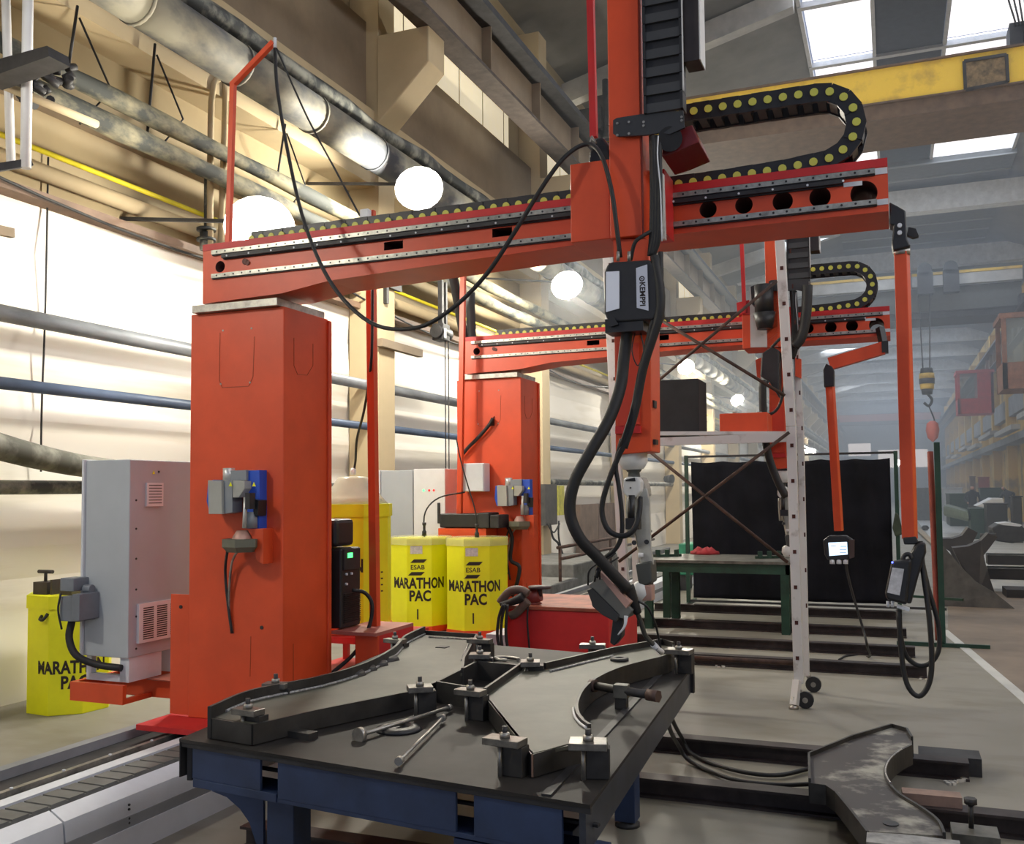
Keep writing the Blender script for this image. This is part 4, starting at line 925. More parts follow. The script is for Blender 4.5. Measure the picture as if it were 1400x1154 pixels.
# torch
t = thing('welding_torch', ay(900, 892, 4.3), 'bent welding torch with white nozzle touching the right workpiece', 'torch')
MB().m(RUBBER).tube([ay(858, 800, 4.08), ay(866, 822, 4.1), ay(872, 838, 4.12)], .022, rr=lambda s: .028 - .01 * s).build('torch_handle', None, t)
MB().m(mat('torch_neck_grey', (.12, .12, .11), .4, .4, var=.1)).tube([ay(868, 830, 4.12), ay(876, 850, 4.16), ay(882, 868, 4.2), ay(892, 880, 4.24), ay(898, 886, 4.26)], .011).build('torch_neck', None, t)
MB().m(WHITE).cyl(ay(893, 881, 4.24), ay(905, 892, 4.3), .014, .013).build('nozzle', None, t)
MB().m(RUBBER).tube([ay(872, 822, 4.1), ay(885, 830, 4.12), ay(895, 850, 4.16), ay(900, 870, 4.22), ay(903, 886, 4.28)], .005).build('sense_cable', None, t)
# sensor box on slanted bracket
t = thing('sensor_box', ay(835, 850, 4.1), 'tilted dark grey sensor box on a copper-coloured bracket beside the torch', 'sensor')
def tilt(pts, y0, y1, m, nm, bev=.004): return MB().m(m).prism(pz(pts, 4.08), 'y', y0, y1).build(nm, None, t, bevel=bev)
tilt([(817, 790), (826, 791), (866, 834), (857, 846), (845, 843), (806, 800)], 4.06, 4.2, mat('sensor_grey', (.17, .17, .155), .5, var=.08), 'box_body')
tilt([(805, 806), (812, 803), (849, 840), (845, 850), (826, 840), (812, 828), (811, 822)], 4.05, 4.19, mat('sensor_front', (.035, .035, .035), .5, var=.1), 'box_front')
tilt([(820, 781), (824, 779), (866, 822), (860, 830)], 4.03, 4.1, COPPER, 'bracket', .001)
tilt([(836, 846), (850, 846), (848, 872), (838, 884), (832, 880)], 4.1, 4.16, BLACK, 'guard')
MB().m(LGREY).tube([ay(856, 842, 4.06), ay(854, 856, 4.05), ay(845, 868, 4.05)], .008, rr=lambda s: .009 - .006 * s).build('air_nozzle', None, t)
MB().m(RUBBER).tube([ay(838, 760, 4.02), ay(822, 768, 4.0), ay(806, 780, 4.0), ay(804, 800, 4.02)], .004, n=6).tube([ay(842, 756, 4.02), ay(818, 775, 4.0), ay(813, 795, 4.03)], .004, n=6).tube([ay(846, 762, 4.02), ay(822, 778, 4.0), ay(820, 792, 4.03)], .004, n=6).build('sensor_cable', None, t)
MB().m(RUBBER).tube([ay(866, 822, 4.1), ay(868, 808, 4.1), ay(858, 806, 4.08), ay(861, 822, 4.1)], .006, n=6).build('cable_loop', None, t)

# the second gantry's mast, feeder and robot
DM = Vector((.25, 3.74, 0))
m2 = copy_tree(ms); m2.location += DM
for ch in list(m2.children):                      # this mast is lowered: its top stays just above the far beam
    me = ch.data.copy(); ch.data = me; bm = bmesh.new(); bm.from_mesh(me); zc = 3.62 - m2.location.z
    g_ = bmesh.ops.bisect_plane(bm, geom=bm.verts[:] + bm.edges[:] + bm.faces[:], plane_co=(0, 0, zc), plane_no=(0, 0, 1), clear_outer=True)
    ed = [e for e in g_['geom_cut'] if isinstance(e, bmesh.types.BMEdge)]
    if ed: bmesh.ops.holes_fill(bm, edges=ed)
    n_ = len(bm.verts); bm.to_mesh(me); bm.free()
    if n_ == 0 or ch.name.startswith(('motor_mount', 'drive_motor', 'motor_hood', 'shackle', 'spindle', 'rail_strip')): bpy.data.objects.remove(ch)
m2['label'] = 'vertical mast with cable chain on the far beam, seen behind the scaffold'
p = ay(1044, 392, 7.85)
t = thing('mast_carriage', (p.x, 7.9, 2.7), 'white carriage plate with black motor on the far beam', 'carriage')
MB().m(ALU).prism(pz([(1025, 392), (1062, 386), (1064, 474), (1026, 475)], 7.9), 'y', 7.9, 7.95).build('carriage_plate', None, t)
MB().m(BLACK).cyl(ay(1044, 390, 7.8), ay(1045, 428, 7.8), .075).cyl(ay(1045, 428, 7.8), ay(1046, 450, 7.8), .09, .06).build('drive_motor', None, t)
MB().m(BLACK).prism(pz([(1026, 392), (1036, 388), (1038, 420), (1028, 416)], 7.8), 'y', 7.8, 7.9).build('motor_bracket', None, t)
MB().m(RED).bar(ay(1018, 428, 7.9), ay(1014, 330, 7.9), .03).prism(pz([(1007, 414), (1024, 410), (1026, 430), (1008, 430)], 7.9), 'y', 7.9, 8.0).build('spindle_tube', None, t)
t = thing('wire_feeder', ay(1045, 520, 7.75), 'dark wire feeder with an orange plate on the far mast, half behind the scaffold', 'wire feeder')
MB().m(BLACK).prism(pz([(1042, 484), (1056, 474), (1066, 480), (1066, 545), (1052, 522), (1040, 515)], 7.75), 'y', 7.72, 7.9).build('feeder_case', None, t, bevel=.01)
MB().m(ORANGE).prism(pz([(1034, 493), (1042, 490), (1040, 518), (1036, 516)], 7.9), 'y', 7.85, 7.9).build('side_plate', None, t)
MB().m(ORANGE).prism(pz([(1088, 490), (1096, 492), (1096, 518), (1088, 515)], 7.9), 'y', 7.85, 7.9).build('side_plate', None, t)
cable('hose_loop', [ay(u, v, 7.7) for u, v in ((1050, 520), (1042, 540), (1045, 565), (1060, 562), (1070, 540), (1078, 480), (1070, 462), (1055, 475))], .012, 'thin black hose loops under the far wire feeder')
cable('hose_loop', [ay(u, v, 7.65) for u, v in ((1042, 520), (1044, 575), (1050, 620), (1062, 655), (1075, 680))], .03, 'thick black torch hose of the far robot behind the scaffold')
cable('hose_loop', [ay(u, v, 7.8) for u, v in ((1104, 390), (1102, 430), (1096, 460), (1086, 474))], .04, 'thick dark hose falling behind the upper right of the scaffold')

# ------------------------------------------------------------------ control pendants on their booms
def pend_boom(label, y, top, bottom, w, hinge):
    t = thing('pendant_boom', ay(*bottom, y), label, 'boom')
    MB().m(ORANGE).bar(ay(*top, y), ay(*bottom, y), w, up=(.3, 1, 0)).build('boom_tube', None, t, bevel=.004)
    MB().m(BLACK).prism(pz(hinge, y), 'y', y - .05, y + .06).build('hinge', None, t, bevel=.006)
    return t
t = pend_boom('thick orange pendant tube hanging from the end of the near beam', 4.62, (1233, 345), (1244, 737), .055, [(1216, 280), (1226, 285), (1238, 292), (1240, 330), (1245, 340), (1221, 346), (1219, 335), (1222, 312), (1216, 310)])
for v in (309, 319): p = ay(1230, v, 4.57); MB().m(LGREY).cyl((p.x, 4.555, p.z), (p.x, 4.57, p.z), .010, n=10).build('bolt', None, t)
MB().m(DARKST).prism(pz([(1242, 312), (1252, 314), (1256, 324), (1248, 326), (1240, 322)], 4.66), 'y', 4.64, 4.68).build('lever', None, t)
MB().m(STEEL).cyl(ay(1233, 341, 4.62), ay(1233, 349, 4.62), .036, n=12).build('collar', None, t)
MB().m(BLACK).prism(pz([(1234, 735), (1252, 733), (1256, 741), (1250, 744), (1236, 744)], 4.6), 'y', 4.56, 4.68).build('end_joint', None, t, bevel=.005)
t = pend_boom('slim orange pendant tube of the far gantry, slightly tilted', 8.2, (1135, 528), (1147, 726), .06, [(1126, 506), (1130, 498), (1138, 502), (1141, 507), (1141, 529), (1127, 530)])
MB().m(ORANGE).bar(ay(1134, 498, 8.2), ay(1208, 476, 8.2), .075, .1).build('boom_arm', None, t)
MB().m(BLACK).cbox(ay(1210, 475, 8.2), (.05, .1, .09)).bar(ay(1203, 448, 8.25), ay(1208, 472, 8.22), .05).build('end_cap', None, t)

t = thing('control_pendant', ay(1232, 835, 4.5), 'tilted black hand pendant with a white label sheet hanging lowest at the right', 'pendant')
pp = lambda pts, y0, y1, m, nm, b=.006: MB().m(m).prism(pz(pts, 4.5), 'y', y0, y1).build(nm, None, t, bevel=b)
pp([(1219, 768), (1247, 764), (1240, 828), (1212, 820), (1210, 812)], 4.5, 4.56, BLACK, 'pendant_case', .012)
pp([(1240, 768), (1252, 745), (1266, 742), (1267, 756), (1256, 790), (1246, 828), (1238, 826)], 4.54, 4.63, BLACK, 'pendant_handle', .01)
pp([(1220, 776), (1236, 778), (1230, 814), (1213, 810)], 4.494, 4.5, mat('label_sheet', (.60, .60, .62), .6, var=.15, scale=40), 'label_sheet', 0)
p = ay(1220, 769, 4.49); MB().m(LEDB).cyl((p.x, 4.49, p.z), (p.x, 4.497, p.z), .004, n=8).build('blue_led', None, t)
MB().m(LGREY).prism(pz([(1226, 827), (1244, 832), (1243, 836), (1226, 831)], 4.52), 'y', 4.52, 4.56).build('lower_trim', None, t)
MB().m(BLACK).tube([ay(1234, 770, 4.53), ay(1236, 760, 4.53), ay(1243, 758, 4.53), ay(1247, 764, 4.53)], .01).build('grip_loop', None, t)
for u in (1214, 1220): MB().m(LGREY).cyl(ay(u, 822, 4.52), ay(u, 830, 4.52), .007, n=8).build('connector', None, t)
hose2 = lambda pts, r, label: cable('pendant_cable', [ay(u, v, y) for u, v, y in pts], r, label)
hose2([(1258, 740, 4.6), (1262, 780, 4.58), (1270, 840, 4.55), (1274, 900, 4.55), (1270, 935, 4.55), (1256, 952, 4.55), (1240, 935, 4.55), (1232, 890, 4.55), (1229, 834, 4.54)], .0115, 'outer loop of black cable hanging below the lower pendant')
hose2([(1256, 745, 4.62), (1268, 800, 4.6), (1282, 850, 4.6), (1284, 885, 4.6), (1274, 905, 4.6), (1256, 910, 4.6), (1238, 895, 4.58), (1230, 860, 4.56), (1228, 834, 4.54)], .0105, 'inner loop of black cable hanging below the lower pendant')

t = thing('control_pendant', ay(1146, 770, 8.2), 'dark hand pendant with a lit blue-white screen in front of the curtain', 'pendant')
pc = MB().m(BLACK).prism(pz([(1126, 738), (1134, 732), (1158, 732), (1167, 738), (1166, 760), (1158, 766), (1132, 765), (1128, 758)], 8.2), 'y', 8.14, 8.24).build('pendant_case', None, t, bevel=.012)
MB().m(SCREEN).prism(pz([(1132.5, 742), (1158, 741), (1159, 758), (1134, 760)], 8.14), 'y', 8.134, 8.14).build('screen', None, pc)
mb = MB().m(mat('screen_grey', (.25, .33, .5), emit=.5, var=0))
for a, b in (((1149, 746.5), (1157, 747.5)), ((1136, 746), (1143, 746.8)), ((1148, 751), (1157, 751.8)), ((1148, 755), (1157, 755.8))):
    mb.prism(pz([a, (b[0], a[1]), b, (a[0], b[1])], 8.134), 'y', 8.131, 8.134)
mb.build('screen_text', None, pc)
MB().m(mat('brownish_grip', (.06, .035, .03), .6, var=.1)).prism(pz([(1161, 738), (1168, 738), (1168, 762), (1161, 764)], 8.13), 'y', 8.125, 8.16).build('grip', None, t)
for u in (1138, 1147, 1156): MB().m(LGREY).cyl(ay(u, 765, 8.16), ay(u, 771, 8.16), .02, n=10).build('knob', None, pc)
cable('pendant_cable', [ay(u, v, 8.2) for u, v in ((1156, 768), (1160, 790), (1168, 820), (1180, 860), (1186, 885))] + [az(1188, 898, .01), az(1160, 896, .01), az(1147, 902, .01)], .010, 'thin black cable trailing from the lit pendant to the floor')

# ------------------------------------------------------------------ mobile scaffold
sc = thing('mobile_scaffold', (-1.35, 7.6, 0), 'tall grey aluminium scaffold tower with perforated legs and diagonal braces', 'scaffold')
def leg(top, mid, bot, y, w=.07, d=.06):
    mb = MB().m(ALU); P = [ay(*p, y) for p in (top, mid, bot)]
    for a, b in zip(P, P[1:]):
        mb.hexa([(a.x - w / 2, y, a.z) if 0 else (b.x - w / 2, y, b.z), (b.x + w / 2, y, b.z), (b.x + w / 2, y + d, b.z), (b.x - w / 2, y + d, b.z), (a.x - w / 2, y, a.z), (a.x + w / 2, y, a.z), (a.x + w / 2, y + d, a.z), (a.x - w / 2, y + d, a.z)])
    L = mb.build('leg', None, sc, bevel=.004); return L
leg((1064, 300), (1081, 583), (1092, 935), 7.35)
leg((829, 346), (842, 620), (856, 862), 7.4)
leg((1080, 320), (1094, 583), (1102, 925), 7.9, .05, .05)
MB().m(ALU).bar(ay(870, 830, 7.9), ay(860, 350, 7.9), .045).build('leg', None, sc)
mb = MB().m(INS)
for i in range(13):
    v = 318 + i * 48.5
    u = 1065.5 + (v - 318) * .0665 if v < 583 else 1082 + (v - 583) * .026
    p = ay(u, v, 7.349); mb.cbox((p.x, 7.349, p.z), (.024, .004, .028))
    if i < 11:
        p = ay(u + 15, v + 25, 7.36); mb.cbox((p.x, 7.36, p.z), (.01, .02, .03))
for i in range(10):
    v = 362 + i * 52; u = 834 + (v - 362) * .042; p = ay(u, v, 7.398); mb.cbox((p.x, 7.398, p.z), (.024, .004, .028))
mb.build('leg_hole', None, sc, kind='stuff')
for nm, a, b in (('brace', (899, 435), (1073, 541)), ('brace', (1062, 384), (840, 571)), ('brace', (1079, 591), (846, 768)), ('brace', (884, 614), (1077, 769))):
    MB().m(RUST).cyl(ay(*a, 7.33), ay(*b, 7.33), .0125, n=10).build(nm, None, sc)
MB().m(RUST).cyl(ay(868, 895, 7.42), ay(1092, 907, 7.42), .018, n=10).build('brace', None, sc)
MB().m(ALU).prism(pz([(886, 599), (1076, 592), (1076, 604), (884, 610)], 7.36), 'y', 7.36, 7.40).build('crossbar', None, sc)
MB().m(ALU).prism(pz([(840, 590), (1078, 590), (1078, 594), (840, 596)], 7.45), 'y', 7.42, 7.9).build('platform', None, sc)
MB().m(ALU).bar(ay(1090, 930, 7.35), (ay(1085, 965, 7.25).x, 7.3, .03), .05).build('outrigger_foot', None, sc)
MB().m(ALU).bar(ay(856, 862, 7.4), (ay(852, 912, 7.3).x, 7.35, .03), .05).build('outrigger_foot', None, sc)
for u, v, y in ((1101, 955, 7.35), (1112, 928, 7.95)):
    c = ay(u, v, y); c.z = .062; MB().m(BLACK).cyl((c.x, y - .02, c.z), (c.x, y + .02, c.z), .06, n=20).m(STEEL).cyl((c.x, y - .025, c.z), (c.x, y + .025, c.z), .02, n=12).bar((c.x - .04, y, .13), (c.x, y, .06), .03).build('caster_wheel', None, sc)
c = ay(1085, 965, 7.3); MB().m(STEEL).lathe((c.x, 7.3, 0), [(.035, 0), (.035, .02), (.015, .03), (.015, .09)], n=10).build('levelling_foot', None, sc)
z0 = ay(957, 596, 7.55).z
t = tag(MB().m(mat('black_panel', (.02, .02, .022), .8, var=.15)).box((ay(889, 560, 7.55).x, 7.5, z0), (ay(957, 560, 7.55).x, 7.85, ay(920, 520, 7.55).z)).build('black_panel_box', bevel=.006), 'big black box standing on the scaffold platform', 'box')
a = ay(984, 566, 7.5); b = ay(1050, 593, 7.5)
t = thing('orange_box', ((a.x + b.x) / 2, 7.6, b.z), 'low orange box lying on the scaffold platform right of the black box', 'box')
MB().m(ORANGE).box((a.x, 7.48, b.z), (b.x, 7.8, a.z)).build('box_body', None, t, bevel=.006)
for u in (1005, 1038): MB().m(STEEL).cyl(ay(u, 566, 7.55), ay(u, 563, 7.55), .02, n=8).build('lug', None, t)

# ------------------------------------------------------------------ welding curtain
def curtain_mesh(x0, x1, y, z0, z1, nx=70, nz=30):
    mb = MB().m(CLOTH); V = []
    for j in range(nz + 1):
        row = []
        for i in range(nx + 1):
            s = i / nx; q = j / nz
            yy = y + .018 * math.sin(22 * s + 3 * q) * (.3 + q) + .012 * math.sin(57 * s + 5 * q * q) + .02 * math.sin(5 * q + 9 * s) * (1 - q)
            row.append(mb.bm.verts.new((x0 + (x1 - x0) * s, yy, z0 + (z1 - z0) * q - .02 * math.sin(3.1416 * ((s * 6) % 1)) * q)))
        V.append(row)
    for j in range(nz):
        for i in range(nx): mb._f([V[j][i], V[j][i + 1], V[j + 1][i + 1], V[j + 1][i]]).smooth = True
    return mb
cf = thing('welding_screen', (-1.3, 13.4, 0), 'wide black welding curtain in a green tube frame behind the green bench', 'screen')
cm = curtain_mesh(-2.62, -.02, 13.4, .10, 2.0).build('curtain', None, cf)
m_ = cm.modifiers.new('thick', 'SOLIDIFY'); m_.thickness = .006
MB().m(GREEN).bar((-2.69, 13.4, 0), (-2.69, 13.4, 2.09), .05).build('frame_post', None, cf)
MB().m(GREEN).bar((.05, 13.4, 0), (.05, 13.4, 2.09), .05).build('frame_post', None, cf)
MB().m(DARKST).bar((-2.69, 13.4, 2.07), (.05, 13.4, 2.07), .03).build('top_bar', None, cf)
MB().m(DARKST).bar((-2.69, 13.4, .06), (.6, 13.4, .06), .03).build('bottom_bar', None, cf)
for x in (-2.69, .05): MB().m(GREEN).bar((x, 12.9, .02), (x, 13.9, .02), .04).build('frame_foot', None, cf)
t = thing('welding_screen', (.42, 10.9, 0), 'narrow green frame with a red curtain seen edge-on at the right', 'screen')
MB().m(GREEN).bar((.435, 10.7, 0), (.435, 10.7, 2.07), .055).build('frame_post', None, t)
m2_ = MB().m(mat('red_curtain', (.24, .045, .03), .7, var=.15)).tube([(.395, 10.72, .05), (.385, 10.75, 1.0), (.375, 10.8, 1.98)], .03, n=8).build('red_curtain', None, t)
MB().m(GREEN).bar((0, 10.62, .02), (.86, 10.62, .02), .04).bar((.435, 10.6, .02), (.435, 11.4, .02), .04).build('frame_foot', None, t)
MB().m(GREEN).bar((.05, 12.9, .27), (.75, 12.6, .27), .03).build('lower_bar', None, t)
tag(MB().m(mat('green_bag', (.05, .07, .045), .8, var=.2)).prism(pz([(1224, 700), (1229, 704), (1235, 730), (1224, 734), (1220, 722)], 13.2), 'y', 13.15, 13.3).build('hanging_bag', bevel=.02), 'dark green bag hanging on the right post of the black curtain', 'bag')

# ------------------------------------------------------------------ green bench with rag
t = thing('workbench', (-1.85, 11.5, 0), 'dark green steel bench with a grey top before the black curtain', 'bench')
MB().m(MILL).box((-2.72, 10.92, .77), (-1.06, 12.05, .80)).build('bench_top', None, t)
MB().m(GREEN).box((-2.70, 10.94, .66), (-1.08, 10.98, .77)).box((-2.70, 12.0, .66), (-1.08, 12.03, .77)).box((-2.70, 10.94, .66), (-2.66, 12.0, .77)).box((-1.12, 10.94, .66), (-1.08, 12.0, .77)).build('bench_frame', None, t)
for x, y in ((-2.67, 10.99), (-1.13, 10.99), (-2.45, 11.45), (-1.13, 11.95), (-2.67, 11.95)): MB().m(GREEN).box((x - .045, y - .045, 0), (x + .045, y + .045, .66)).build('leg', None, t)
mb = MB().m(mat('red_rag', (.30, .02, .025), .85, var=.2)); c = az(963, 757, .81)
rs = []
for k, (r_, h_) in enumerate(((.15, 0), (.14, .03), (.08, .07), (.03, .05))):
    rs.append([Vector((c.x + r_ * 1.1 * math.cos(a) * (1 + .25 * math.sin(3 * a)), c.y + r_ * .7 * math.sin(a), .802 + h_ * (1 + .4 * math.sin(5 * a + k)))) for a in [2 * math.pi * i / 20 for i in range(20)]])
tag(mb.rings(rs).build('rag'), 'crumpled red rag on the green bench', 'rag')
for u, lb in ((1062, 'small green steel bracket at the right end of the bench'), (903, 'small green steel bracket at the left end of the bench')):
    c = az(u, 758, .80); c.x = max(-2.55, min(-1.25, c.x)); c.y = 11.4; mb = MB().m(GREEN)
    for k in range(3): mb.cbox(c + Vector((-.1 + k * .1, .06 * k, .045)), (.05, .05, .08))
    mb.bar(c + Vector((-.15, -.03, .015)), c + Vector((.15, .15, .015)), .03)
    tag(mb.build('steel_bracket'), lb, 'bracket')
t = thing('green_machine', (-3.0, 15.5, 0), 'green machine on the floor seen under the bench', 'machine')
q = mat('bright_green', (.02, .26, .14), .5, var=.2)
MB().m(q).box((-3.2, 15.2, .25), (-2.5, 15.8, .75)).box((-3.1, 15.0, .35), (-2.9, 15.2, .6)).build('machine_body', None, t, bevel=.02)
for x in (-3.15, -2.55): MB().m(DARKST).box((x - .05, 15.25, 0), (x + .05, 15.75, .25)).build('leg', None, t)

# ------------------------------------------------------------------ steel sleepers on the floor
def hbeam(x0, x1, y, label, h=.1, w=.11, rz=0):
    t = MB().m(mat('brown_beam', (.045, .034, .034), .55, .3, var=.3, scale=5)).box((x0, y, 0), (x1, y + w, .012)).box((x0, y, h - .012), (x1, y + w, h)).box((x0, y + w * .42, .012), (x1, y + w * .58, h - .012))
    return tag(t.build('steel_beam'), label, 'beam', 'steel beams lying on the floor')
hbeam(-3.1, .23, 8.82, 'long dark steel beam on the floor just behind the scaffold legs')
hbeam(-3.1, .16, 9.85, 'dark steel beam on the floor, second one behind the scaffold')
hbeam(-3.1, .10, 11.1, 'dark steel beam on the floor running under the green bench')
hbeam(-3.0, .0, 12.6, 'dark steel beam on the floor closest to the black curtain')
hbeam(-1.9, .35, 5.82, 'dark steel beam on the floor passing behind the bent steel part')
hbeam(-1.6, .75, 4.95, 'dark steel beam on the floor at the bottom right under the bent part')
hbeam(-2.78, -1.5, 3.62, 'dark steel beam on the floor under the left leg of the fixture table')
mb = MB().m(mat('white_crumbs', (.55, .53, .48), .9, var=.1))
for (u, v) in ((1022, 881), (1000, 910), (985, 911), (1300, 1070), (1315, 1066), (1265, 928), (1045, 905), (930, 1010)):
    for k in range(6): c = az(u + random.uniform(-7, 7), v + random.uniform(-2, 2), .006); mb.cbox(c, (.02, .02, .012), Matrix.Rotation(random.random() * 3, 3, 'Z'))
tag(mb.build('debris'), 'small pale crumbs scattered beside the floor beams', 'debris', kind='stuff')

# ------------------------------------------------------------------ welded workpiece builder
def smooth(pts, n=5):
    P = [Vector(p) for p in pts]; Q = [P[0] * 2 - P[1]] + P + [P[-1] * 2 - P[-2]]; out = []
    for i in range(1, len(Q) - 2):
        for k in range(n):
            t = k / n; a, b, c, d = Q[i - 1:i + 3]
            out.append(.5 * ((2 * b) + (c - a) * t + (2 * a - 5 * b + 4 * c - d) * t * t + (3 * b - a - 3 * c + d) * t ** 3))
    return out + [P[-1]]
def strip(mb, pts, z0, z1, th=.010):      # upright plate following a line
    P = [Vector((p[0], p[1])) for p in pts]; A = []; B = []
    for i, p in enumerate(P):
        d = (P[min(i + 1, len(P) - 1)] - P[max(i - 1, 0)]).normalized(); n = Vector((-d.y, d.x)) * th / 2
        A.append(p + n); B.append(p - n)
    rs = [[(a.x, a.y, z0), (b.x, b.y, z0), (b.x, b.y, z1), (a.x, a.y, z1)] for a, b in zip(A, B)]
    return mb.rings(rs, smooth=False)
def plate(mb, pts, z0, z1): return mb.prism([(p[0], p[1]) for p in pts], 'z', z0, z1)
XY = lambda pts, z: [(p.x, p.y) for p in (az(u, v, z) for u, v in pts)]
SLATE = mat('workpiece_plate', (.095, .095, .072), .55, .1, var=.16, scale=4)
WALLS = mat('workpiece_wall', (.050, .047, .044), .5, .4, var=.25, scale=6)

# ---- fixture table
ft = thing('fixture_table', (-1.7, 4.0, 0), 'big navy blue welding fixture table with a dark steel top in the foreground', 'table')
FL, FR_, BR = Vector((-2.47, 2.86)), Vector((-.83, 2.67)), Vector((-.985, 5.05)); BL = Vector((-2.75, 5.3))
ZT = .70
MB().m(mat('dirty_table_top', (.026, .023, .021), .62, .0, var=.3, scale=3, spec=.3)).prism([tuple(FL), tuple(FR_), tuple(BR), tuple(BL)], 'z', ZT - .012, ZT).build('table_top', None, ft)
ux_ = (FR_ - FL).normalized(); uy_ = Vector((-ux_.y, ux_.x)); fl = lambda s, d: (FL + ux_ * s + uy_ * d)
L_ = (FR_ - FL).length
def panel(s0, s1, z0, z1, nm='apron_panel', d=.012, th=.012, m=BLUE):
    a, b = fl(s0, d), fl(s1, d); c, e = fl(s1, d + th), fl(s0, d + th)
    return MB().m(m).prism([tuple(a), tuple(b), tuple(c), tuple(e)], 'z', z0, z1).build(nm, None, ft, bevel=.002)
s_of = lambda u, v: ((az(u, v, .66).xy - FL).dot(ux_))
s1 = .03; 
edges = [(.055, .385), (.465, 1.19), (1.255, 1.555)]
for a, b in edges: panel(a, b, .545 if a > .1 else .56, ZT - .012)
panel(-.0, .006, .56, ZT - .012, d=.0, th=.12, m=DARKST)
panel(0.055, L_ - .02, .60, .61, 'inner_rail', d=.10, th=.02, m=DARKST)
panel(.0, L_, ZT - .03, ZT - .012, 'edge_angle', d=.004, th=.008, m=DARKST)
panel(.06, .46, .53, .56, 'lower_flange', d=.01, th=.14); panel(.46, L_, .53, .546, 'lower_flange', d=.014, th=.14)
panel(1.17, L_ - .04, .40, .52, 'lower_beam', d=.03, th=.02)
def side(p0, p1, nm, m=DARKST):
    d = (p1 - p0).normalized(); n = Vector((-d.y, d.x))
    MB().m(m).prism([tuple(p0), tuple(p1), tuple(p1 + n * .02), tuple(p0 + n * .02)], 'z', .545, ZT - .012).build(nm, None, ft)
side(FR_ + Vector((-.02, .02)), BR + Vector((-.02, -.02)), 'side_beam', mat('slate_blue_side', (.05, .055, .07), .42, .3, var=.2)); side(BR + Vector((0, -.02)), BL + Vector((0, -.02)), 'side_beam'); side(BL + Vector((.02, 0)), FL + Vector((.02, .02)), 'side_beam')
MB().m(DARKST).prism([tuple(FR_ + Vector((-.16, .03))), tuple(FR_ + Vector((-.13, .03))), tuple(BR + Vector((-.1, -.05))), tuple(BR + Vector((-.13, -.05)))], 'z', ZT, ZT + .006).build('slide_strip', None, ft)
def tleg(p, w=.1):
    lg = MB().m(BLUE).box((p[0], p[1], .03), (p[0] + w, p[1] + w, .545)).build('leg', None, ft, bevel=.003)
    MB().m(DARKST).lathe((p[0] + w / 2, p[1] + w / 2, 0), [(.06, 0), (.06, .015), (.02, .03), (.02, .06)], n=14).build('foot', None, lg)
p = fl(.40, .03); tleg(p, .11); p2 = FR_ + Vector((-.22, .2)); tleg((p2.x, p2.y)); tleg((-1.27, 4.47)); tleg((-2.5, 4.6))
yg = fl(.2, .05).y
gp = [(p_.x, p_.z) for p_ in (ay(u, v, yg) for u, v in ((288, 1074), (360, 1082), (360, 1175), (349, 1150), (341, 1125), (328, 1106), (310, 1090), (290, 1082)))]
MB().m(BLUE).prism(gp, 'y', yg, yg + .012).build('gusset', None, ft)

# ---- left workpiece
zp = .775
A = XY([(288, 980), (345, 958), (380, 948), (440, 938), (500, 919), (532, 902), (547, 888), (556, 880), (580, 868), (650, 872), (635, 903), (632, 920), (600, 930), (556, 945), (430, 970), (345, 990)], zp)
wl = thing('steel_workpiece', (-2.1, 3.6, ZT), 'long left workpiece with a curved welded edge on the fixture table', 'workpiece')
MB().m(SLATE).prism(A, 'z', zp - .012, zp).build('web_plate', None, wl)
far = smooth([Vector((*p, 0)) for p in XY([(286, 983), (345, 958), (440, 938), (500, 919), (536, 899), (548, 887), (556, 879), (580, 867)], zp)], 5)
mb = MB().m(WALLS); strip(mb, far, ZT + .004, zp + .045, .014); mb.build('flange', None, wl)
mb = MB().m(WALLS); strip(mb, XY([(578, 867), (652, 872), (634, 905), (632, 920)], zp), ZT + .004, zp + .022, .012); mb.build('flange', None, wl)
mb = MB().m(WALLS); strip(mb, XY([(600, 931), (556, 946), (430, 971), (345, 991)], zp), ZT + .004, zp + .001, .012); mb.build('flange', None, wl)
mb = MB().m(WALLS); strip(mb, XY([(345, 991), (288, 982)], zp), ZT + .004, zp + .001, .012); mb.build('flange', None, wl)
mb = MB().m(WELD).tube([(p.x + .012, p.y - .012, zp + .004) for p in far[2:]], .0055, n=6, sm=1); mb.build('weld_seam', None, wl)
mb = MB().m(WELD).tube([(*p, zp + .004) for p in XY([(586, 872), (643, 875), (631, 904)], zp)], .005, n=6, sm=1); mb.build('weld_seam', None, wl)
c = az(605, 885, zp); MB().m(DARKST).cyl((c.x, c.y, zp + .0), (c.x, c.y, zp + .004), .04, n=4).build('plate_hole', None, wl)

# ---- right workpiece
wr = thing('steel_workpiece', (-1.2, 3.8, ZT), 'right workpiece with an S-shaped side plate, under the torch', 'workpiece')
Rr = smooth([Vector((*p, 0)) for p in XY([(921, 886), (916, 898), (880, 908), (845, 918), (815, 932), (797, 948), (789, 966), (790, 980), (797, 990), (806, 997)], zp)], 5)
Bp = XY([(804, 1004), (798, 1016), (765, 1022), (728, 1031), (700, 1000), (663, 951), (690, 928), (722, 908), (745, 915), (838, 893), (905, 881)], zp)
MB().m(SLATE).prism([(p.x, p.y) for p in Rr] + Bp, 'z', zp - .012, zp).build('web_plate', None, wr)
mb = MB().m(WALLS); strip(mb, Rr, ZT + .004, zp + .018, .012); mb.build('flange', None, wr)
mb = MB().m(WALLS); strip(mb, XY([(806, 1010), (728, 1031)], zp), ZT + .004, zp, .01); mb.build('flange', None, wr)
mb = MB().m(WALLS); strip(mb, XY([(728, 1031), (663, 951)], zp), ZT + .004, zp, .01); mb.build('flange', None, wr)
mb = MB().m(WALLS); strip(mb, XY([(663, 951), (722, 908)], zp), ZT + .004, zp + .03, .012); mb.build('flange', None, wr)
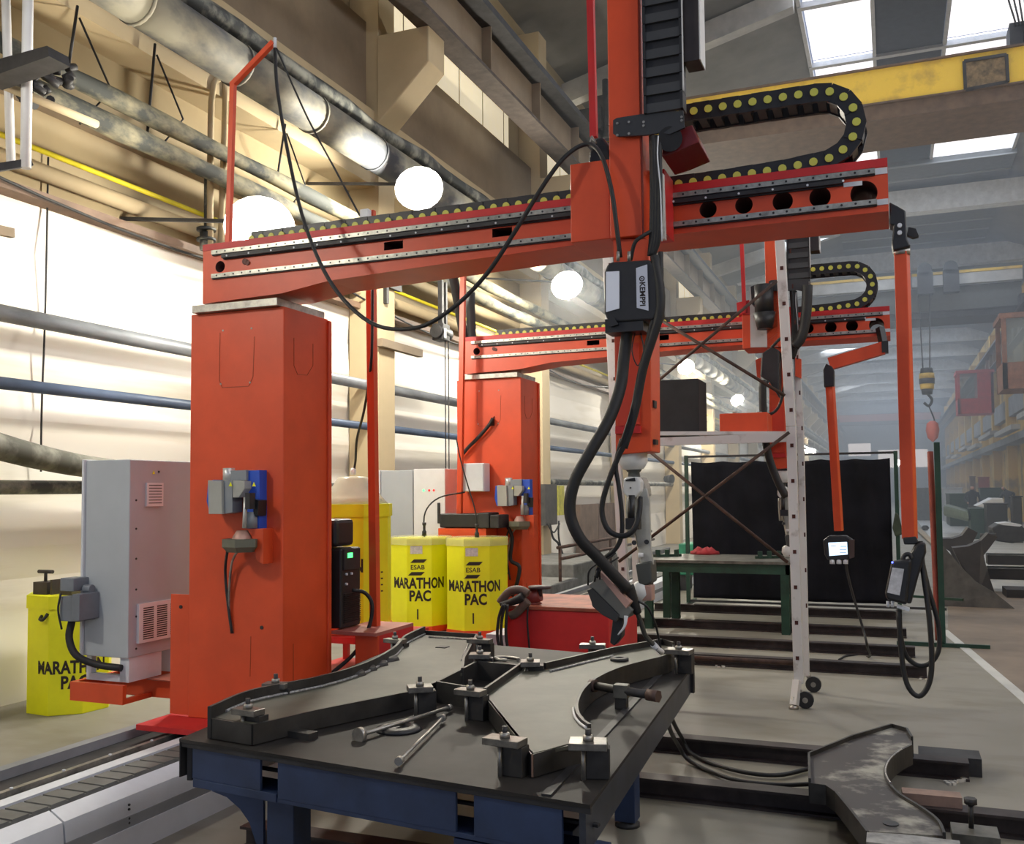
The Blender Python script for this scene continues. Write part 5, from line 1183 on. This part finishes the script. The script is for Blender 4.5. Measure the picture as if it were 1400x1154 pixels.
mb = MB().m(WALLS); strip(mb, XY([(745, 915), (838, 893), (905, 881), (921, 886)], zp), ZT + .004, zp + .03, .014); mb.build('flange', None, wr)
mb = MB().m(WELD).tube([(*p, zp + .004) for p in XY([(752, 919), (800, 907), (838, 898)], zp)], .006, n=6, sm=1); mb.build('weld_seam', None, wr)
mb = MB().m(WHITE).tube([(p.x - .012, p.y - .004, zp + .005) for p in Rr[-15:]], .005, n=6, sm=1); mb.build('weld_seam', None, wr)
mb = MB().m(mat('edge_scale', (.30, .17, .11), .6, var=.1)).box((*[c_ - .003 for c_ in XY([(728, 1031)], zp)[0]], ZT + .004), (*[c_ + .003 for c_ in XY([(728, 1031)], zp)[0]], zp)).build('corner_edge', None, wr)
c = az(847, 903, zp); MB().m(DARKST).lathe((c.x, c.y, zp), [(.045, 0), (.045, .012), (.022, .014), (.02, .0)], n=18).build('ring_boss', None, wr)

# ---- open pocket between the workpieces
PK = XY([(598, 933), (652, 905), (714, 911), (664, 944)], .785)
pk = thing('pocket_frame', (-1.65, 3.8, ZT), 'open dark rectangular frame between the two workpieces', 'frame')
for i in range(4):
    mb = MB().m(WALLS); strip(mb, [PK[i], PK[(i + 1) % 4]], ZT, .79, .012); mb.build('frame_side', None, pk)

# ---- clamps
def clamp(u, v, label, w=.105, d=.07, rot=0, post=.075, zt=.82):
    c = az(u, v, zt); t = thing('workpiece_clamp', (c.x, c.y, ZT), label, 'clamp', 'clamps around the workpieces on the fixture table')
    m = Matrix.Rotation(rot, 3, 'Z')
    MB().m(mat('clamp_plate', (.20, .19, .17), .35, .6, var=.25, scale=20)).cbox((c.x, c.y, zt - .012), (w, d, .022), m).build('clamp_plate', None, t, bevel=.002)
    o = m @ Vector((w * .22, d * .1, 0))
    MB().m(WALLS).cbox((c.x + o.x, c.y + o.y + .012, (ZT + zt - .024) / 2 ), (post, post * .7, zt - .024 - ZT), m).build('clamp_block', None, t, bevel=.003)
    MB().m(STEEL).cyl((c.x - .012, c.y - .012, ZT), (c.x - .012, c.y - .012, zt - .023), .008, n=8).build('support_pin', None, t)
    MB().m(STEEL).lathe((c.x, c.y, zt), [(.018, 0), (.018, .014), (.010, .016)], n=6).m(DARKST).cyl((c.x, c.y, zt), (c.x, c.y, zt + .035), .009, n=10).build('bolt', None, t)
for a in ((574, 937, 'clamp with a square plate between the left workpiece and the open frame', .1, .08, .6),
          (643, 942, 'clamp with a flat bright plate at the front corner of the open frame', .12, .06, -.12),
          (690, 1008, 'clamp at the front left tip of the right workpiece', .13, .07, -.12),
          (804, 1012, 'clamp at the front right tip of the right workpiece', .12, .09, .25),
          (725, 903, 'clamp behind the open frame where the red chest shows', .09, .09, .35),
          (656, 893, 'clamp at the right corner of the left workpiece, nearer of two', .1, .08, .3),
          (656, 873, 'clamp at the far right corner of the left workpiece, farther of two', .13, .06, 0),
          (810, 880, 'clamp in front of the red chest at the far edge of the right workpiece', .13, .07, .2),
          (928, 887, 'clamp at the far right corner of the table beside the torch nozzle', .13, .09, -.1),
          (339, 968, 'clamp nearest the left tip of the left workpiece', .11, .06, -.1),
          (377, 933, 'clamp against the orange column on the far edge of the left workpiece', .10, .06, .2),
          (540, 873, 'clamp with a pale plate in front of the hooded drum platform', .12, .05, -.1)):
    clamp(a[0], a[1], a[2], a[3], a[4], a[5])
# ---- loose tools on the table
def rod(p0, p1, label, disc, t0=.008):
    a = az(*p0, ZT + .02); b = az(*p1, ZT + .02); t = thing('screw_rod', (a.x, a.y, ZT), label, 'rod')
    MB().m(STEEL).cyl(a, b, t0, n=10).build('rod_shaft', None, t)
    d = (b - a).normalized()
    MB().m(STEEL).cyl(a - d * .012, a + d * .008, disc, n=18).build('rod_head', None, t)
    MB().m(STEEL).cyl(b - d * .02, b, .014, n=8).build('rod_nut', None, t)
rod((492, 1005), (616, 967), 'steel rod with a round disc head lying across the table', .028)
rod((546, 1040), (606, 981), 'thin steel rod with a small ball end lying behind the disc rod', .014, .006)
t = thing('screw_jack', az(850, 965, ZT), 'dark horizontal screw pushing on the S-shaped side plate', 'screw jack')
a = az(815, 938, .775); b = az(886, 950, .775); c = (a + b) / 2
MB().m(WALLS).cyl(a, b, .017, n=12).build('jack_screw', None, t)
MB().m(mat('brown_head', (.09, .055, .045), .5, .3, var=.2)).cyl(b, b + (b - a).normalized() * .05, .026, n=6).build('jack_head', None, t)
MB().m(mat('brown_head', (.09, .055, .045))).cyl(a, a - (b - a).normalized() * .03, .026, n=12).build('jack_pad', None, t)
MB().m(MILL).box((c.x - .03, c.y - .025, .745), (c.x + .03, c.y + .025, .80)).m(WALLS).box((c.x - .025, c.y - .02, ZT), (c.x + .025, c.y + .02, .745)).build('jack_nut', None, t, bevel=.003)
a = az(345, 1001, ZT); tag(MB().m(WALLS).cbox((a.x + .2, a.y + .0, ZT + .012), (.16, .05, .024), Matrix.Rotation(-.15, 3, 'Z')).build('stop_bar'), 'small black stop bar welded on the table behind the front left clamp', 'bar')
c = az(545, 998, ZT); tag(MB().m(BLACK).lathe((c.x, c.y, ZT), [(.09, 0), (.08, .012), (.05, .018), (.04, .006)], n=20).build('rubber_ring'), 'black rubber ring lying flat under the steel rods', 'ring')
c = az(692, 904, ZT); tag(MB().m(STEEL).tube([(c.x + .07 * math.cos(k * .5), c.y + .04 * math.sin(k * .5), ZT + .012) for k in range(11)], .009, sm=2).build('steel_hook'), 'bright bent steel hook lying behind the open frame', 'hook')
mb = MB().m(WALLS)
for k in range(4): c = az(455 + 17 * k, 925 - 7 * k, .80); mb.cyl((c.x, c.y + .12, .76), (c.x + .03, c.y + .2, .77), .03, n=10)
tag(mb.build('threaded_rod'), 'dark threaded rod pieces behind the curved edge of the left workpiece', 'rod')

# cables from the table to the floor
cable('ground_cable', [az(916, 975, .54), az(922, 990, .35), az(932, 1008, .12)] + [az(u, v, .02) for u, v in ((948, 1032), (1000, 1052), (1060, 1060), (1110, 1050), (1160, 1040))], .012, 'black cable dropping from the far table corner and running right', n=8)
cable('ground_cable', [az(912, 982, .54), az(917, 1000, .35), az(928, 1020, .12)] + [az(u, v, .02) for u, v in ((945, 1042), (1000, 1065), (1060, 1073), (1112, 1072))], .012, 'second black cable beside the first, dropping from the far table corner', n=8)

# ------------------------------------------------------------------ red chest behind the table
YC = 6.1
t = thing('red_chest', (-2.08, YC + .4, 0), 'red steel chest behind the fixture table', 'chest')
a = ay(688, 835, YC); b = ay(832, 838, YC)
MB().m(RED).box((a.x + .02, YC, .08), (b.x, YC + .75, .80)).build('chest_body', None, t, bevel=.006)
MB().m(mat('chest_lid', (.40, .10, .05), .6, var=.25)).box((a.x + .01, YC - .012, .80), (b.x + .01, YC + .77, .825)).build('chest_lid', None, t, bevel=.004)
MB().m(LGREY).box((a.x - .13, YC + .0, .0), (a.x + .02, YC + .3, .62)).build('side_plate', None, t)
for x in (a.x + .1, b.x - .1): MB().m(DARKST).box((x - .05, YC + .05, 0), (x + .05, YC + .7, .08)).build('skid', None, t)
# ground clamp and cables on the chest
t = thing('cable_holder', ay(720, 815, YC + .1), 'rusty red cable holder with black cable ends on the red chest', 'holder')
MB().m(mat('maroon', (.20, .03, .025), .5, var=.2)).cyl(ay(716, 820, YC + .1), ay(738, 812, YC + .1), .055, .05).lathe(ay(728, 826, YC + .12), [(.07, -.0), (.05, .02), (.04, .04)], n=12).build('holder_body', None, t)
MB().m(mat('dark_handle', (.05, .03, .03), .5, var=.2)).cyl(ay(738, 815, YC + .1), ay(738, 803, YC + .1), .018).lathe(ay(738, 803, YC + .1), [(.03, -.01), (.078, -.008), (.08, .008), (.03, .012)], n=18).build('hand_wheel', None, t)
MB().m(mat('brown_hose', (.13, .09, .07), .6, var=.2)).tube([ay(u, v, YC) for u, v in ((722, 812), (712, 807), (698, 808), (688, 818), (684, 824))], .03).tube([ay(u, v, YC - .03) for u, v in ((722, 822), (714, 830), (706, 838), (698, 842))], .03).build('brown_hose', None, t)
MB().m(RUBBER).tube([ay(u, v, YC - .03) for u, v in ((716, 816), (702, 822), (692, 825), (684, 826))], .028, rr=lambda s: .034 - .02 * s).build('cable_lug', None, t)
for k, pts in enumerate((((688, 826), (682, 845), (680, 870), (684, 890)), ((691, 826), (686, 848), (685, 872), (688, 892)), ((694, 827), (692, 850), (692, 870), (695, 892)))):
    cable('earth_cable', [ay(u, v, YC - .1) for u, v in pts], .011, ('leftmost of three black cables hanging off the left end of the red chest', 'middle of three black cables hanging off the left end of the red chest', 'rightmost of three black cables hanging off the left end of the red chest')[k])
cable('earth_cable', [ay(u, v, YC - .03) for u, v in ((722, 826), (721, 850), (724, 890))], .007, 'thin dark cable hanging straight down the front of the red chest')
tag(MB().m(WOOD).hexa([ay(u, v, y) for u, v, y in ((812, 815, 7.2), (852, 812, 7.2), (855, 812, 7.8), (830, 812, 7.9), (812, 808, 7.2), (852, 796, 7.2), (855, 796, 7.8), (830, 800, 7.9))]).build('wooden_board'), 'pale wooden board behind the red chest', 'board')

# ------------------------------------------------------------------ bent steel part on the floor, right
zb = .20
bp = thing('steel_workpiece', (-.15, 5.8, .1), 'bent steel part with a round cut-out lying on the floor beams at the right', 'workpiece')
curve = smooth([Vector((*p, 0)) for p in XY([(1246, 1021), (1232, 1028), (1217, 1040), (1210, 1055), (1214, 1070), (1230, 1088), (1262, 1108), (1283, 1125), (1291, 1142)], zb)], 4)
O = XY([(1186, 1136), (1162, 1105), (1143, 1082), (1130, 1073), (1107, 1070), (1106, 1034), (1165, 1010), (1219, 994), (1240, 1000), (1247, 1012)], zb)
MB().m(mat('worn_plate', (.26, .25, .21), .5, .1, var=.2, scale=5, dark=(.045, .038, .036), thr=.66)).prism([(p.x, p.y) for p in curve] + O, 'z', zb - .012, zb - .002).build('web_plate', None, bp)
mb = MB().m(WALLS); strip(mb, curve, .105, zb + .012, .012); mb.build('flange', None, bp)
mb = MB().m(WALLS); strip(mb, O[:5], .105, zb, .012); mb.build('flange', None, bp)
mb = MB().m(WALLS); strip(mb, O[4:], .105, zb + .02, .012); mb.build('flange', None, bp)
MB().m(WELD).tube([(p.x + .003, p.y, zb + .014) for p in curve[4:18]], .004, n=6, sm=1).build('bright_edge', None, bp)
c = az(1218, 1126, zb); MB().m(BLACK).cyl((c.x, c.y, zb - .001), (c.x, c.y, zb + .002), .032, n=16).build('plate_hole', None, bp)
t = thing('steel_block', az(1250, 1150, .1), 'steel block with a bright front edge at the bottom right corner', 'block')
a = az(1185, 1138, .2); b = az(1312, 1148, .2)
MB().m(DARKST).box((a.x, b.y - .14, .0), (b.x, b.y - .02, .19)).m(STEEL).box((a.x, b.y - .141, .188), (b.x, b.y - .0, .196)).build('block_body', None, t)
a = az(1300, 1132, .14); b = az(1365, 1140, .14)
t = thing('bolt_block', ((a.x + b.x) / 2, a.y, .0), 'small dark block with an upright bolt at the right edge of the bent part', 'block')
MB().m(MILL).box((a.x, a.y - .1, .1), (b.x, a.y + .05, .15)).build('block_body', None, t)
c = az(1328, 1132, .15); MB().m(DARKST).cyl((c.x, c.y, .15), (c.x, c.y, .25), .011, n=10).cyl((c.x, c.y, .25), (c.x, c.y, .275), .026, n=6).build('bolt', None, t)
a = az(1255, 1098, .1); tag(MB().m(mat('pinkish_wood', (.30, .20, .16), .7, var=.2)).cbox((a.x + .06, a.y + .02, .125), (.26, .09, .05), Matrix.Rotation(.05, 3, 'Z')).build('wooden_block'), 'pinkish wooden block beside the bent steel part', 'block')
tag(MB().m(DARKST).box((.10, 5.93, .0), (.42, 6.12, .1)).build('channel_piece'), 'short dark channel section behind the bent steel part', 'beam')

# ------------------------------------------------------------------ clutter at the right: curved steel parts
def cutout(name, pts, y, th, m, label, lean=0., cat='steel part', zb=0.0, bevel=0):
    P = pz(pts, y); z0 = min(b for a, b in P)
    mb = MB().m(m); A = [mb.bm.verts.new((a, y + (b - z0) * lean, (0 if b < z0 + .12 else b))) for a, b in P]; B = [mb.bm.verts.new((a, y + th + (b - z0) * lean, (0 if b < z0 + .12 else b))) for a, b in P]
    mb._f(A[::-1]); mb._f(B); n = len(P)
    for i in range(n): mb._f([A[i], A[(i + 1) % n], B[(i + 1) % n], B[i]])
    return tag(mb.build(name, bevel=bevel), label, cat)
DB = mat('dark_brown_steel', (.028, .022, .02), .6, .2, var=.2)
cutout('curved_part', [(1287, 737), (1303, 737), (1316, 733), (1325, 722), (1338, 729), (1330, 743), (1322, 752), (1340, 768), (1318, 772), (1300, 755), (1287, 747)], 18.0, .5, DB, 'dark curved steel part with a slanted end, left one of the row at the right', .3)
cutout('curved_part', [(1303, 750), (1325, 748), (1343, 740), (1353, 730), (1366, 735), (1356, 748), (1346, 760), (1350, 780), (1360, 798), (1338, 792), (1315, 775)], 16.2, .4, DB, 'dark forked steel part in the middle of the row at the right', .3)
cutout('curved_plate', [(1286, 742), (1298, 756), (1314, 775), (1336, 797), (1362, 812), (1388, 823), (1360, 822), (1338, 824), (1310, 818), (1290, 812), (1285, 780)], 14.2, .04, mat('mill_plate', (.10, .09, .075), .5, .3, var=.2), 'large curved steel plate sweeping down toward the aisle', .5)
for v0, v1, y, lb in ((758, 772, 18.6, 'dark steel beam at the right edge, farther of two'), (776, 792, 16.6, 'dark steel beam at the right edge, nearer of two')):
    a = ay(1350, v0, y); b = ay(1350, v1, y)
    tag(MB().m(DB).box((a.x, y, max(0, b.z)), (a.x + 2.2, y + .35, a.z)).m(MILL).box((a.x, y - .01, a.z - .02), (a.x + 2.2, y + .36, a.z)).build('steel_beam', bevel=.01), lb, 'beam')
tag(MB().m(DB).box((1.5, 15.6, 0), (3.6, 16.2, .12)).build('floor_plate'), 'low dark plate under the beams at the right edge', 'plate')
t = thing('machined_part', ay(1378, 742, 22), 'dark machined assembly with a bright top near the right edge', 'steel part')
MB().m(DARKST).prism(pz([(1356, 722), (1366, 716), (1396, 718), (1404, 726), (1402, 740), (1384, 743), (1362, 740)], 22), 'y', 22, 22.9).build('part_body', None, t, bevel=.03)
MB().m(LGREY).prism(pz([(1364, 716), (1380, 714.5), (1398, 718), (1394, 720), (1372, 718)], 22), 'y', 22, 22.8).build('bright_top', None, t)
MB().m(DARKST).cyl(ay(1340, 733, 21.8), ay(1362, 733, 21.8), .06).cyl(ay(1352, 727, 22.2), ay(1372, 727, 22.2), .05).build('part_shaft', None, t)
for u0, v0, u1, v1, y, dd, m, lb, nm, cat in (
    (1349, 690, 1378, 713, 32, 1.0, BLACK, 'black box at the end of the pale slab', 'steel_box', 'box'),
    (1327, 697, 1349, 713, 33, 1.2, GREEN, 'dark green box left of the black box', 'green_box', 'box'),
    (1384, 680, 1398, 713, 31, .6, DARKST, 'tall dark locker at the right edge', 'locker', 'locker'),
    (1252, 668, 1275, 690, 52, 2.0, mat('grey_machine', (.16, .17, .17), .6, var=.2), 'grey machine beside the orange pendant tube', 'grey_machine', 'machine'),
    (1290, 668, 1316, 678, 50, 2.0, LGREY, 'pale flat machine table in the far row', 'machine_table', 'machine'),
    (1298, 676, 1330, 692, 44, 3.0, GREEN, 'dark green machine bed in the far row', 'machine_bed', 'machine'),
    (1340, 668, 1372, 681, 47, 1.0, GREEN, 'green low machine behind the right person', 'machine_bed', 'machine'),
    (1326, 652, 1334, 668, 56, .5, BROWN, 'brown door panel leaning at the far wall', 'door_panel', 'panel'),
    (1338, 653, 1353, 668, 56, .5, mat('brick_red', (.35, .06, .04), .7, var=.1), 'brick-red panel at the far wall', 'leaning_sheet', 'panel')):
    a = ay(u0, v0, y); b = ay(u1, v1, y)
    mb = MB().m(m).box((a.x, y, 0), (b.x, y + dd, a.z)); mb.box((a.x - .03, y - .03, a.z), (b.x + .03, y + dd + .03, a.z + .04))
    tag(mb.build(nm, bevel=.02), lb, cat)
t = MB().m(mat('greenish_roll', (.13, .17, .13), .6, var=.15)).hexa([ay(u, v, y) for u, v, y in ((1290, 706, 36), (1325, 714, 33), (1330, 712, 35), (1292, 700, 39), (1290, 690, 36), (1324, 699, 33), (1327, 697, 35), (1294, 688, 39))])
for v in t.bm.verts: v.co.z = max(v.co.z, 0)
tag(t.build('covered_roll', bevel=.1), 'grey-green covered roll lying beside the aisle', 'roll')
tag(MB().m(STEEL).cyl(az(1288, 700, .12), az(1302, 710, .12), .06).cyl(az(1291, 698, .12), az(1304, 708, .12), .06).build('steel_tubes'), 'pair of steel tubes on the aisle edge', 'tube')
tag(MB().m(WHITE).prism(pz([(1334, 692), (1356, 681), (1372, 681), (1374, 694), (1352, 696)], 38), 'y', 38, 39.5).build('pale_slab', bevel=.05), 'pale sheet-covered slab between the two people', 'slab')
tag(MB().m(WOOD).hexa([az(u, v, z) for u, v, z in ((1252, 716, .0), (1283, 745, .0), (1280, 750, .0), (1250, 722, .0), (1252, 716, .06), (1283, 745, .06), (1280, 750, .06), (1250, 722, .06))]).build('plank'), 'long plank slanting across the aisle floor', 'plank')
c = az(1265, 722, .1); tag(MB().m(DARKST).lathe(c, [(.08, -.08), (.14, 0), (.08, .1)], n=12).build('round_weight'), 'small dark round weight on the aisle floor', 'weight')
for i in range(9):
    y = 60 + i * 6; x = 3.3 + random.uniform(-.3, .6); z = random.uniform(.6, 1.3)
    tag(MB().m(random.choice((GREEN, DARKST, MILL))).box((x, y, 0), (x + 1.4, y + 2.2, z)).box((x + .2, y + .3, z), (x + .9, y + 1.4, z + .3)).build('distant_machine', bevel=.04), 'distant machine in the hazy row, number %s from the people' % ('one two three four five six seven eight nine'.split()[i]), 'machine')
# wall fittings on the right
mb = MB().m(mat('pale_ledge', (.40, .42, .42), .7, var=.1))
t = thing('wall_duct', (4.9, 40, 4.0), 'pale cable ducts running along the right wall', 'duct')
for i in range(8): MB().m(GALV).box((4.6, 26 + i * 9, 4.0 + (i % 2) * .25), (4.95, 33 + i * 9, 4.2 + (i % 2) * .25)).build('duct_length', None, t)

# ------------------------------------------------------------------ left wall clutter past the second column
a = ax(745, 662, -5.75); b = ax(762, 717, -5.75)
t = thing('electrical_panel', (-5.8, (a.y + b.y) / 2, b.z), 'dark electrical panel with loose wires on the wall behind the second column', 'panel')
MB().m(mat('dark_panel', (.07, .065, .06), .6, var=.2)).box((-5.92, a.y, b.z), (-5.75, b.y, a.z)).build('panel_case', None, t)
a2 = ax(763, 664, -5.74); b2 = ax(772, 704, -5.74)
MB().m(mat('dull_yellow', (.55, .52, .08), .6, var=.2)).box((-5.9, a2.y, b2.z), (-5.74, b2.y, a2.z)).build('yellow_cover', None, t)
MB().m(RUBBER).tube([ax(u, v, -5.7) for u, v in ((752, 716), (756, 735), (764, 745), (766, 770), (772, 785))], .02, n=6).tube([ax(u, v, -5.68) for u, v in ((764, 712), (764, 735), (770, 760), (778, 778))], .018, n=6).tube([ax(u, v, -5.68) for u, v in ((748, 716), (757, 728), (765, 716))], .015, n=6).build('loose_wires', None, t)
a = ax(793, 690, -6.2); b = ax(841, 690, -6.2)
t = thing('board_stack', (-6.2, (a.y + b.y) / 2, 0), 'two brown boards leaning on the left wall', 'board')
MB().m(BROWN).box((-6.3, a.y, 0), (-6.2, (a.y + b.y) / 2 - .03, a.z)).build('board', None, t); MB().m(mat('brown_board_dark', (.16, .10, .075), .7, var=.2)).box((-6.3, (a.y + b.y) / 2, 0), (-6.2, b.y, a.z)).build('board', None, t)
for i, (x0, x1, y0, y1, z1) in enumerate(((-6.2, -4.5, 12.2, 14.0, .28), (-6.1, -4.7, 14.4, 17.0, .45), (-5.9, -4.6, 17.5, 21, .35))):
    tag(MB().m(mat('grey_slab', (.20, .20, .19), .8, var=.2)).box((x0, y0, 0), (x1, y1, z1)).build('concrete_slab', bevel=.02), ('grey slab on the floor by the wall, nearest the second column', 'grey slab on the floor by the wall under the brown boards', 'grey slab on the floor by the wall, farthest of three')[i], 'slab')
t = thing('floor_rail', (-4.6, 14, 0), 'low rusty pipe rail in front of the brown boards', 'rail')
MB().m(RUST).cyl((-4.55, 13.2, .78), (-4.55, 19, .78), .025, n=8).cyl((-4.5, 13.2, .62), (-4.5, 19, .62), .025, n=8).build('rail_pipe', None, t)
for y in (13.3, 16, 18.8): MB().m(RUST).cyl((-4.55, y, 0), (-4.55, y, .78), .025, n=8).build('rail_post', None, t)
c = ax(911, 655, XP + .02); t = thing('wall_siren', (XP + .08, c.y, c.z), 'small dark siren on a cream pillar left of the curtain', 'siren')
MB().m(DARKST).cyl((XP, c.y, c.z), (XP + .2, c.y - .1, c.z), .09, .13).build('siren_horn', None, t)
tag(MB().m(DARKST).prism([(.0, .0), (.0, .5), (.06, .5), (.06, .3), (.4, .3), (.4, .22), (.06, .22), (.06, 0)], 'x', 0, .05).build('wall_bracket', origin=(0, 0, 0)), 'black T-shaped bracket on the pillar under the near beam', 'bracket').location = Vector((XP + .0, ax(524, 415, XP).y, ax(524, 415, XP).z))
a = ax(517, 469, XP + .02); tag(MB().m(TAN).box((XP, a.y, a.z - .04), (XP + .08, a.y + 1.1, a.z + .06)).build('wall_channel'), 'rusty channel stub on the wall beside the T-shaped bracket', 'bracket')

# ------------------------------------------------------------------ two workers far down the aisle
def worker(name, base, joints, radii, edges, label, zone, cat='person'):
    bm = bmesh.new(); vs = [bm.verts.new(Vector(base) + Vector(j)) for j in joints]
    for a, b in edges: bm.edges.new((vs[a], vs[b]))
    me = bpy.data.meshes.new(name); bm.to_mesh(me); bm.free()
    o = bpy.data.objects.new(name, me); COL.objects.link(o)
    o.modifiers.new('skin', 'SKIN'); me.skin_vertices[0]
    for i, r_ in enumerate(radii):
        me.skin_vertices[0].data[i].radius = (r_, r_ * .85) if not isinstance(r_, tuple) else r_
    me.skin_vertices[0].data[0].use_root = True
    s_ = o.modifiers.new('sub', 'SUBSURF'); s_.levels = 2; s_.render_levels = 2
    bpy.context.view_layer.update()
    me2 = bpy.data.meshes.new_from_object(o.evaluated_get(bpy.context.evaluated_depsgraph_get()))
    o.modifiers.clear(); o.data = me2
    for m in (WORKB, SKIN, HAIR, WORKG): me2.materials.append(m)
    for p in me2.polygons: p.material_index = zone(p.center - Vector(base)); p.use_smooth = True
    off = Vector(base)
    for v in me2.vertices: v.co -= off
    o.location = off
    return tag(o, label, cat)
J = [(0, 0, .95), (0, -.03, 1.15), (.0, -.08, 1.35), (.0, -.14, 1.50), (0, -.2, 1.66),                 # pelvis, waist, chest, neck, head
     (-.1, 0, .9), (-.12, .02, .5), (-.12, .05, .08), (-.12, -.12, .04), (.1, 0, .9), (.13, -.05, .5), (.14, .05, .08), (.14, -.12, .04),
     (-.2, -.08, 1.38), (-.28, -.15, 1.12), (-.2, -.4, 1.0), (-.18, -.48, .98), (.2, -.08, 1.38), (.28, -.15, 1.12), (.2, -.4, 1.0), (.18, -.48, .98)]
E_ = [(0, 1), (1, 2), (2, 3), (3, 4), (0, 5), (5, 6), (6, 7), (7, 8), (0, 9), (9, 10), (10, 11), (11, 12), (2, 13), (13, 14), (14, 15), (15, 16), (2, 17), (17, 18), (18, 19), (19, 20)]
RR = [.15, .14, .16, .055, .105, .09, .065, .045, .04, .09, .065, .045, .04, .07, .05, .035, .04, .07, .05, .035, .04]
def zone1(c):
    if c.z > 1.53: return 2 if (c.z > 1.68 or c.y > -.17) else 1
    if c.y < -.42 and c.z < 1.1: return 1
    return 0 if c.z > .9 else 3
b1 = ay(1330, 709, 43)
worker('person', (b1.x, 43, 0), J, RR, E_, 'person in dark workwear facing the camera behind the green machine bed', zone1)
J2 = [(x, y, z) for x, y, z in J]; J2[3] = (-.10, -.05, 1.50); J2[4] = (-.22, -.08, 1.62); J2[2] = (-.03, -.03, 1.36)
J2[14] = (-.34, -.05, 1.15); J2[15] = (-.5, -.12, 1.02); J2[16] = (-.58, -.14, .98); J2[18] = (.16, -.1, 1.1); J2[19] = (-.1, -.25, 1.0); J2[20] = (-.18, -.28, .98)
def zone2(c):
    if c.z > 1.52 and c.x < -.1: return 2 if c.z > 1.66 or c.x > -.16 else 1
    if c.x < -.5 and c.z < 1.1: return 1
    return 0 if c.z > .9 else 3
b2 = ay(1380, 720, 42)
worker('person', (b2.x, 42, 0), J2, RR, E_, 'person in a dark jacket leaning to the left near the right wall', zone2)
